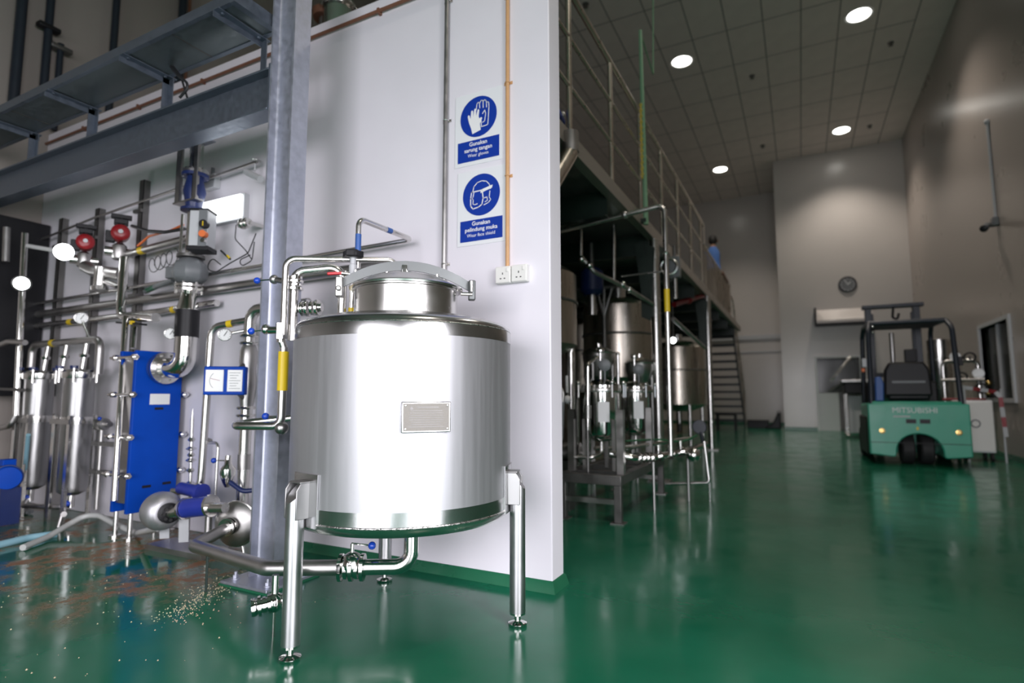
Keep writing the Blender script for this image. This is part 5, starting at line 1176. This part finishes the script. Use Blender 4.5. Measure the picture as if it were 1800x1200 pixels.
# ------------------------------------------------------------------ person on the platform, seen from behind
def person():
    px_, py_, z0 = -1.60, 12.95, ZD1
    t = thing('person', 'person in a blue shirt and dark trousers standing on the platform, seen from behind', 'person', (px_, py_, z0))
    me = bpy.data.meshes.new('body'); P = {}; E = []; vs = []; rad = []
    def v(n_, p, r): P[n_] = len(vs); vs.append(p); rad.append(r); return P[n_]
    v('pel', (0, 0, .93), (.145, .105)); v('wst', (0, 0, 1.08), (.135, .10)); v('chs', (0, .01, 1.30), (.165, .115)); v('shl', (0, .01, 1.42), (.12, .085)); v('nck', (0, .015, 1.49), (.052, .055)); v('hd0', (0, .03, 1.56), (.068, .078)); v('hd1', (0, .035, 1.65), (.075, .088)); v('hd2', (0, .03, 1.71), (.055, .065))
    for a, b in (('pel', 'wst'), ('wst', 'chs'), ('chs', 'shl'), ('shl', 'nck'), ('nck', 'hd0'), ('hd0', 'hd1'), ('hd1', 'hd2')): E.append((P[a], P[b]))
    for s_, n_ in ((-1, 'l'), (1, 'r')):
        v('hip'+n_, (s_*.09, 0, .88), (.09, .09)); v('kn'+n_, (s_*.10, .03, .48), (.062, .062)); v('an'+n_, (s_*.10, -.01, .09), (.042, .045)); v('to'+n_, (s_*.11, .13, .04), (.04, .03))
        v('sh'+n_, (s_*.17, .01, 1.40), (.062, .06)); v('el'+n_, (s_*.24, .05, 1.13), (.043, .043)); v('wr'+n_, (s_*.20, .26, 1.02), (.03, .03)); v('pm'+n_, (s_*.19, .33, 1.01), (.026, .034))
        for a, b in (('pel', 'hip'), ('hip', 'kn'), ('kn', 'an'), ('an', 'to')): E.append((P[a if a == 'pel' else a+n_], P[b+n_]))
        E.append((P['shl'], P['sh'+n_]))
        for a, b in (('sh', 'el'), ('el', 'wr'), ('wr', 'pm')): E.append((P[a+n_], P[b+n_]))
        for k in range(5):
            fx__ = s_*.19+(k-2)*.014; tip = (fx__+(.02*-s_ if k == 0 else 0), .39+(.012 if k in (2, 3) else -.02 if k == 0 else 0), .985)
            v(f'f{k}'+n_, (fx__, .36 if k else .34, 1.008), (.009, .009)); v(f'g{k}'+n_, tip, (.008, .008)); E.append((P['pm'+n_], P[f'f{k}'+n_])); E.append((P[f'f{k}'+n_], P[f'g{k}'+n_]))
    me.from_pydata(vs, E, [])
    o = bpy.data.objects.new('body', me); COL.objects.link(o)
    sk_ = o.modifiers.new('skin', 'SKIN'); sk_.use_smooth_shade = True
    for i, r_ in enumerate(rad): me.skin_vertices[0].data[i].radius = r_
    me.skin_vertices[0].data[0].use_root = True
    sb_ = o.modifiers.new('smooth', 'SUBSURF'); sb_.levels = 2; sb_.render_levels = 2
    dg = bpy.context.evaluated_depsgraph_get(); m2 = bpy.data.meshes.new_from_object(o.evaluated_get(dg)); bpy.data.objects.remove(o)
    # cloth and skin by height and limb
    for k in ('shirt', 'trousers', 'skin', 'hair'): m2.materials.append(M[k])
    for p in m2.polygons:
        c = p.center; p.use_smooth = True
        p.material_index = 2
        if c.z < .96: p.material_index = 1
        elif c.z < 1.47 and not (abs(c.x) > .16 and c.y > .10): p.material_index = 0
        if c.z < .96 and abs(c.x) > .15 and c.y > .2: p.material_index = 2
        if c.z > 1.60 or (c.z > 1.53 and c.y < .05): p.material_index = 3
    b = bpy.data.objects.new('body', m2); COL.objects.link(b); b.parent = t; ORG[b.name] = ORG[t.name]
    hd = V((px_, py_+.03, z0+1.64))
    h_ = MB(); h_.lathe([(0, .11), (.05, .098), (.085, .06), (.098, .0), (.094, -.05), (.075, -.085)], hd+V((0, -.012, .0)), n=20); h_.build('hair', 'hair', t)
    for s_ in (-1, 1): MB().sph(hd+V((s_*.093, .03, -.03)), .022, 10, 1.3).build('ear', 'skin', t)
    MB().sph(hd+V((0, .125, -.04)), .016, 10, 1.4).build('nose', 'skin', t)
    for s_ in (-1, 1): MB().sph(hd+V((s_*.033, .112, .0)), .011, 8).build('eye', 'white', t)
    MB().bx(hd.x-.025, hd.x+.025, hd.y+.108, hd.y+.118, hd.z-.085, hd.z-.076).build('mouth', 'rust_pipe', t)
person()
# ------------------------------------------------------------------ forklift seen from behind
FX, FY = 1.345, 9.0
fk = thing('forklift', 'mint green electric forklift parked in the hall, rear towards us', 'forklift', (FX, FY, 0))
hw = .55
def fkp(name, m): return lambda mb, **k: mb.build(name, m, fk, **k)
# counterweight: rear plate with wheel arch, extruded forwards, corners rounded by bevel
arch = []
for k in range(13):
    a = pi-pi*k/12; arch.append((.255*cos(a)*1.0, .12+.29*sin(a)**.8))
outl = [(-hw, .13), (-hw, .80), (hw, .80), (hw, .13)]+[(.28, .10)]+[(x, z) for x, z in reversed(arch)]+[(-.28, .10)]
cw = MB().prism(outl, (FX, FY+.50, 0), X_, Z_, .50).build('counterweight', 'forklift', fk, bevel=.04, seg=3)
MB().bx(FX-hw+.01, FX+hw-.01, FY-.004, FY+.01, .285, .292).build('panel_seam', 'black', cw)
MB().bx(FX-hw+.02, FX+hw-.02, FY+.5, FY+1.25, .12, .79).build('chassis', 'forklift', fk, bevel=.03)
MB().bx(FX-hw-.01, FX-hw+.05, FY+.15, FY+1.2, .10, .62).build('side_panel', 'black', fk, bevel=.02)
MB().bx(FX+hw-.05, FX+hw+.01, FY+.15, FY+1.2, .10, .62).build('side_panel', 'black', fk, bevel=.02)
MB().bx(FX-hw+.06, FX+hw-.06, FY+.06, FY+.55, .79, .83).build('rear_cover', 'forklift', fk, bevel=.02)
for s_ in (-.075, .075):
    MB().bx(FX+s_-.055, FX+s_+.055, FY-.006, FY+.02, .545, .60).build('tow_slot', 'black', cw)
for s_ in (-.40, .42):
    MB().lathe([(.036, 0), (.034, .01), (.02, .012), (.018, .004), (0, .004)], (FX+s_, FY, .44), (0, -1, 0), 18).build('tie_down_eye', 'brass', cw)
text_mesh('lettering', 'MITSUBISHI', 'white', cw, (FX-.03, FY-.003, .712), X_, Z_, .098, .002)
MB().bx(FX-.27, FX-.08, FY-.003, FY+.002, .625, .642).build('badge_strip', 'light_grey', cw)
MB().bx(FX-.02, FX+.0, FY-.003, FY+.002, .46, .50).build('small_mark', 'yellow', cw)
# wheels
def wheel(x, y, r, w):
    t = MB().lathe([(r*.55, -w/2), (r*.9, -w/2), (r, -w/2+.02), (r, w/2-.02), (r*.9, w/2), (r*.55, w/2)], (x, y, r), X_, 32).build('tyre', 'rubber', fk)
    MB().lathe([(0, -w*.35), (r*.4, -w*.38), (r*.56, -w*.45), (r*.56, w*.45), (r*.4, w*.38), (0, w*.35)], (x, y, r), X_, 24).build('rim', 'grey_plastic', t)
for x, y, r, w in ((FX-.105, FY+.28, .205, .15), (FX+.105, FY+.28, .205, .15), (FX-.47, FY+1.30, .22, .17), (FX+.47, FY+1.30, .22, .17)): wheel(x, y, r, w)
# seat, dash, steering
sb_ = MB().bx(FX-.27, FX+.23, FY+.42, FY+.90, .84, .95).build('seat', 'black', fk, bevel=.04, seg=3)
MB().prism([(-.29, 0), (.27, 0), (.25, .36), (.19, .47), (-.21, .47), (-.27, .36)], (FX-.02, FY+.50, .90), X_, Z_, .12).build('backrest', 'black', sb_, bevel=.03, seg=3)
MB().bx(FX-.21, FX+.17, FY+.372, FY+.384, 1.08, 1.11).build('backrest_strap', 'grey_plastic', sb_)
MB().bx(FX-.45, FX+.45, FY+1.2, FY+1.35, .7, 1.12).build('dashboard', 'black', fk, bevel=.03)
MB().torus((FX-.05, FY+1.08, 1.22), (0, -.5, .86), .15, .016, 28, 8).cyl((FX-.05, FY+1.08, 1.22), (FX-.05, FY+1.28, 1.05), .02, n=10).build('steering_wheel', 'black', fk)
tw = MB().prism([(-.05, 0), (.05, 0), (.06, .25), (.03, .34), (-.04, .33)], (FX-.38, FY+.30, .83), X_, Z_, .05).build('blue_cloth', 'label_blue', fk, bevel=.015)
# overhead guard
gz = 1.93
for s_ in (-1, 1):
    MB().tube([(FX+s_*.49, FY+.12, .80), (FX+s_*.47, FY+.22, gz-.12), (FX+s_*.44, FY+.40, gz), (FX+s_*.43, FY+1.25, gz+.02), (FX+s_*.44, FY+1.42, gz-.10), (FX+s_*.46, FY+1.52, .75)], .032, .12, n=12).build('guard_post', 'slate', fk)
for k in range(7):
    MB().bx(FX-.42, FX+.42, FY+.40+k*.14, FY+.45+k*.14, gz-.015, gz+.02).build('guard_slat', 'black', fk)
MB().tube([(FX-.44, FY+.40, gz), (FX+.44, FY+.40, gz)], .032, n=12).build('guard_rail', 'slate', fk)
MB().tube([(FX-.43, FY+1.25, gz+.02), (FX+.43, FY+1.25, gz+.02)], .03, n=12).build('guard_rail', 'slate', fk)
# mast and carriage
for s_ in (-1, 1):
    MB().bx(FX+s_*.32-.045, FX+s_*.32+.045, FY+1.62, FY+1.74, .08, 2.30).bx(FX+s_*.27-.02, FX+s_*.27+.02, FY+1.64, FY+1.72, .10, 2.22).build('mast_channel', 'slate', fk, bevel=.006)
MB().bx(FX-.40, FX+.42, FY+1.60, FY+1.76, 2.30, 2.36).build('mast_top', 'slate', fk, bevel=.008)
MB().bx(FX-.30, FX+.30, FY+1.63, FY+1.70, 1.2, 1.27).build('mast_tie', 'slate', fk)
MB().cyl((FX-.02, FY+1.68, .15), (FX-.02, FY+1.68, 1.9), .035, n=14).build('lift_cylinder', 'dullsteel', fk)
MB().tube([(FX+.02, FY+1.62, 2.30), (FX+.0, FY+1.6, 2.14), (FX+.06, FY+1.6, 2.10), (FX+.09, FY+1.62, 2.2)], .018, .03, n=8).build('hose_loop', 'black', fk)
MB().bx(FX-.48, FX+.48, FY+1.76, FY+1.81, .12, .50).build('fork_carriage', 'slate', fk)
for s_ in (-.25, .25): MB().bx(FX+s_-.05, FX+s_+.05, FY+1.81, FY+2.75, .05, .09).bx(FX+s_-.05, FX+s_+.05, FY+1.81, FY+1.85, .05, .5).build('fork', 'darksteel', fk)
# lamps and mirror
for s_ in (-1, 1):
    MB().bx(FX+s_*.53-.035, FX+s_*.53+.035, FY+.22, FY+.27, 1.30, 1.42).build('rear_lamp', 'light_grey' if s_ < 0 else 'black', fk, bevel=.008)
MB().bx(FX-.575, FX-.535, FY+.22, FY+.26, 1.235, 1.285).build('orange_lamp', 'orange', fk, bevel=.006); MB().bx(FX+.16, FX+.20, FY+1.5, FY+1.54, 1.40, 1.48).build('orange_lamp', 'orange', fk)
for z in (1.78, 1.86): MB().sph((FX-.42, FY+.17, z), .018, 10).build('chrome_stud', 'polished', fk)
MB().bx(FX+.10, FX+.26, FY+1.42, FY+1.5, 1.42, 1.62).build('display_unit', 'black', fk, bevel=.01)

# ------------------------------------------------------------------ rest of the hall
ck = thing('wall_clock', 'round dark wall clock on the pale end wall', 'clock', (1.22, YB, 3.7))
MB().lathe([(0, 0), (.215, 0), (.215, .03), (.195, .045), (.185, .03)], (1.22, YB, 3.82), (0, -1, 0), 36).build('case', 'black', ck)
MB().lathe([(.18, .028), (.18, .031), (0, .031)], (1.22, YB, 3.82), (0, -1, 0), 36).build('face', 'grey_plastic', ck)
MB().bar((1.22, YB-.034, 3.82), (1.29, YB-.034, 3.88), .018, .004, (0, 1, 0)).build('hour_hand', 'white', ck); MB().bar((1.22, YB-.036, 3.82), (1.16, YB-.036, 3.94), .014, .004, (0, 1, 0)).build('minute_hand', 'white', ck)
for k in range(12):
    a = pi*k/6; MB().bar((1.22+.14*cos(a), YB-.034, 3.82+.14*sin(a)), (1.22+.165*cos(a), YB-.034, 3.82+.165*sin(a)), .012, .003, (0, 1, 0)).build('hour_mark', 'white', ck)
hd_ = thing('wall_hood', 'pale boxed hood with a dark lower edge over the doorway', 'hood', (1.1, YB, 2.74))
MB().prism([(0, 2.78), (-.42, 2.78), (-.42, 2.86), (-.02, 3.18), (0, 3.18)], (.44, YB, 0), Y_, Z_, 1.26).build('panel', 'pale_wall', hd_)
MB().bx(.42, 1.72, YB-.45, YB-.005, 2.735, 2.785).build('lower_edge', 'black', hd_); MB().bx(.41, .45, YB-.44, YB-.01, 2.78, 3.2).build('end_bracket', 'black', hd_)
cc = thing('security_camera', 'small dark camera at the foot of a conduit on the side wall', 'camera', (XR, 10.12, 3.2))
MB().cyl((XR-.02, 10.12, 3.42), (XR-.02, 10.14, 4.87), .018, n=10).sph((XR-.02, 10.14, 4.88), .04, 12).build('conduit', 'light_grey', cc)
MB().bx(XR-.07, XR, 10.05, 10.19, 3.32, 3.44).build('bracket', 'grey_plastic', cc, bevel=.01)
MB().cyl((XR-.10, 10.2, 3.36), (XR-.20, 9.95, 3.26), .045, n=16).build('body', 'grey_plastic', cc); MB().lathe([(.045, 0), (.05, .02), (.03, .03), (0, .03)], (XR-.20, 9.95, 3.26), (-.1, -.25, -.1), 16).build('lens_hood', 'black', cc)
# process vessels by the side wall behind the forklift
v1 = thing('side_vessel', 'upright steel vessel beside the window behind the forklift', 'vessel', (2.15, 11.8, 0))
MB().lathe([(0, .55), (.12, .58), (.17, .66), (.17, 1.85), (.0, 1.9)], (2.12, 11.8, 0), n=28).build('shell', 'steel', v1); 
for a in (.5, 2.6, 4.7): MB().cyl((2.12+.15*cos(a), 11.8+.15*sin(a), 0), (2.12+.15*cos(a), 11.8+.15*sin(a), .7), .02, n=10).build('leg', 'steel', v1)
v2 = thing('side_vessel', 'squat rounded steel vessel seen through the forklift cab', 'vessel', (1.75, 12.2, 0))
MB().lathe([(0, .8), (.15, .82), (.26, .95), (.28, 1.15), (.2, 1.35), (.08, 1.42), (0, 1.43)], (1.72, 12.2, 0), n=28).build('shell', 'polished', v2)
for a in (.2, 2.3, 4.4): MB().cyl((1.72+.2*cos(a), 12.2+.2*sin(a), 0), (1.72+.2*cos(a), 12.2+.2*sin(a), .95), .022, n=10).build('leg', 'steel', v2)
pk = thing('pipe_rack', 'cluster of pipes, gauges and valves in front of the window', 'pipe rack', (2.3, 11.2, 0))
MB().tube([(2.05, 11.2, 0), (2.05, 11.2, 1.45), (2.45, 11.0, 1.45), (2.45, 11.0, 0)], .03, .08, n=12).build('loop', 'steel', pk)
MB().tube([(2.0, 11.1, 1.15), (2.5, 10.9, 1.15)], .025, n=10).build('cross_pipe', 'dullsteel', pk); MB().tube([(2.0, 11.1, .85), (2.5, 10.9, .85)], .02, n=10).build('cross_pipe', 'red', pk)
for (x, y, z) in ((2.2, 11.1, 1.52), (2.44, 10.95, 1.25)):
    MB().lathe([(0, -.02), (.07, -.02), (.075, .0), (0, .005)], (x, y, z), (-.2, -1, 0), 18).cyl((x, y+.01, z-.07), (x, y+.01, z-.15), .012, n=8).build('gauge', 'gauge_face', pk)
for (x, y, z) in ((2.35, 10.95, 1.5), (2.45, 10.9, 1.02), (2.25, 11.05, 1.2)): MB().torus((x, y, z), (-.2, -1, .2), .07, .014, 18, 6).cyl((x, y, z), (x+.02, y+.1, z), .015, n=8).build('hand_wheel', 'black', pk)
for (x, y, z) in ((2.5, 10.8, .95), (2.52, 10.8, 1.1)): MB().sph((x, y, z), .04, 10).build('brass_valve', 'brass', pk)
cbn = thing('white_cabinet', 'white enamel cabinet on castors beside the forklift', 'cabinet', (2.2, 10.2, 0))
MB().bx(1.98, 2.36, 10.0, 10.45, .12, .84).build('body', 'white', cbn, bevel=.012); MB().bx(1.99, 2.35, 9.985, 10.0, .14, .82).build('door', 'plastic_white', cbn, bevel=.006)
MB().torus((2.15, 9.98, .52), Y_, .05, .008, 18, 6).build('door_ring', 'grey_plastic', cbn)
for x in (2.02, 2.32):
    for y in (10.05, 10.4): MB().cyl((x-.015, y, .06), (x+.015, y, .06), .06, n=14).bx(x-.02, x+.02, y-.02, y+.02, .06, .13).build('castor', 'rubber', cbn)
tp = thing('barrier_tape', 'red and white hazard tape hanging by the white cabinet', 'tape', (2.4, 10.2, .5))
for k in range(9):
    f_ = k/9; a_ = V((2.05, 9.9, 1.02)).lerp(V((2.42, 9.9, .95)), min(1, f_*2)) if f_ < .5 else V((2.42, 9.9, .95)).lerp(V((2.45, 9.9, .35)), (f_-.5)*2)
    g_ = (k+1)/9; b_ = V((2.05, 9.9, 1.02)).lerp(V((2.42, 9.9, .95)), min(1, g_*2)) if g_ <= .5 else V((2.42, 9.9, .95)).lerp(V((2.45, 9.9, .35)), (g_-.5)*2)
    MB().bar(a_, b_, .05, .003, (0, 1, .2)).build('stripe', 'red' if k % 2 else 'light_grey', tp)
MB().cyl((2.44, 9.93, 0), (2.44, 9.93, 1.0), .014, n=8).cyl((2.04, 9.93, 0), (2.04, 9.93, 1.05), .014, n=8).build('stakes', 'light_grey', tp)
# machine before the doorway
mc_ = thing('conveyor_machine', 'steel machine with a slanting chute standing before the doorway', 'machine', (1.1, 14.5, 0))
MB().bx(.85, 1.35, 14.3, 14.9, .95, 1.2).build('housing', 'black', mc_, bevel=.02); MB().bx(.8, 1.4, 14.25, 14.95, 1.2, 1.26).build('lid', 'dullsteel', mc_, bevel=.01)
for (x, y) in ((.88, 14.33), (1.32, 14.33), (.88, 14.87), (1.32, 14.87)): MB().cyl((x, y, .05), (x, y, .95), .025, n=10).sph((x, y, .05), .05, 10).build('leg', 'steel', mc_)
MB().bar((.62, 14.4, 1.25), (1.0, 14.5, 1.75), .3, .05, (-.7, 0, .6)).build('chute', 'steel', mc_, bevel=.01); MB().bar((.58, 14.35, 1.0), (.9, 14.45, 1.22), .2, .03).build('lower_chute', 'green_paint', mc_)
MB().bx(.92, 1.28, 14.5, 14.8, .1, .9).build('inner_cover', 'light_grey', mc_)
bn = thing('low_bench', 'dark low trolley at the foot of the stairs', 'trolley', (-1.95, 14.0, 0))
q = PZ(1285, 757, 0); bn.location = (q.x, q.y, 0); ORG[bn.name] = V((q.x, q.y, 0))
MB().bx(q.x-.35, q.x+.15, q.y-.2, q.y+.2, .40, .46).build('top', 'black', bn, bevel=.01)
for (dx, dy) in ((-.32, -.17), (.12, -.17), (-.32, .17), (.12, .17)): MB().bx(q.x+dx-.02, q.x+dx+.02, q.y+dy-.02, q.y+dy+.02, 0, .4).build('leg', 'black', bn)
q = PZ(1333, 753, 0); bx_ = thing('dark_box', 'low dark box on the floor beyond the stairs', 'box', (q.x, q.y, 0))
MB().bx(q.x-.28, q.x+.26, q.y, q.y+.3, 0, .20).build('body', 'black', bx_, bevel=.01); MB().bx(q.x-.29, q.x+.27, q.y-.01, q.y+.31, .20, .23).build('lid', 'rubber', bx_)
q = PZ(1366, 754, 0); bg_ = thing('dark_bag', 'slumped black bag against the corner of the end wall', 'bag', (q.x, q.y, 0))
MB().prism([(-.28, 0), (.12, 0), (.12, .42), (.06, .46), (0, .34), (-.08, .16), (-.26, .06)], (q.x-.02, q.y+.2, 0), X_, Z_, .24).build('body', 'black', bg_, bevel=.03, seg=3); MB().torus((q.x+.06, q.y+.08, .44), Y_, .05, .008, 14, 6).build('handle', 'rubber', bg_)
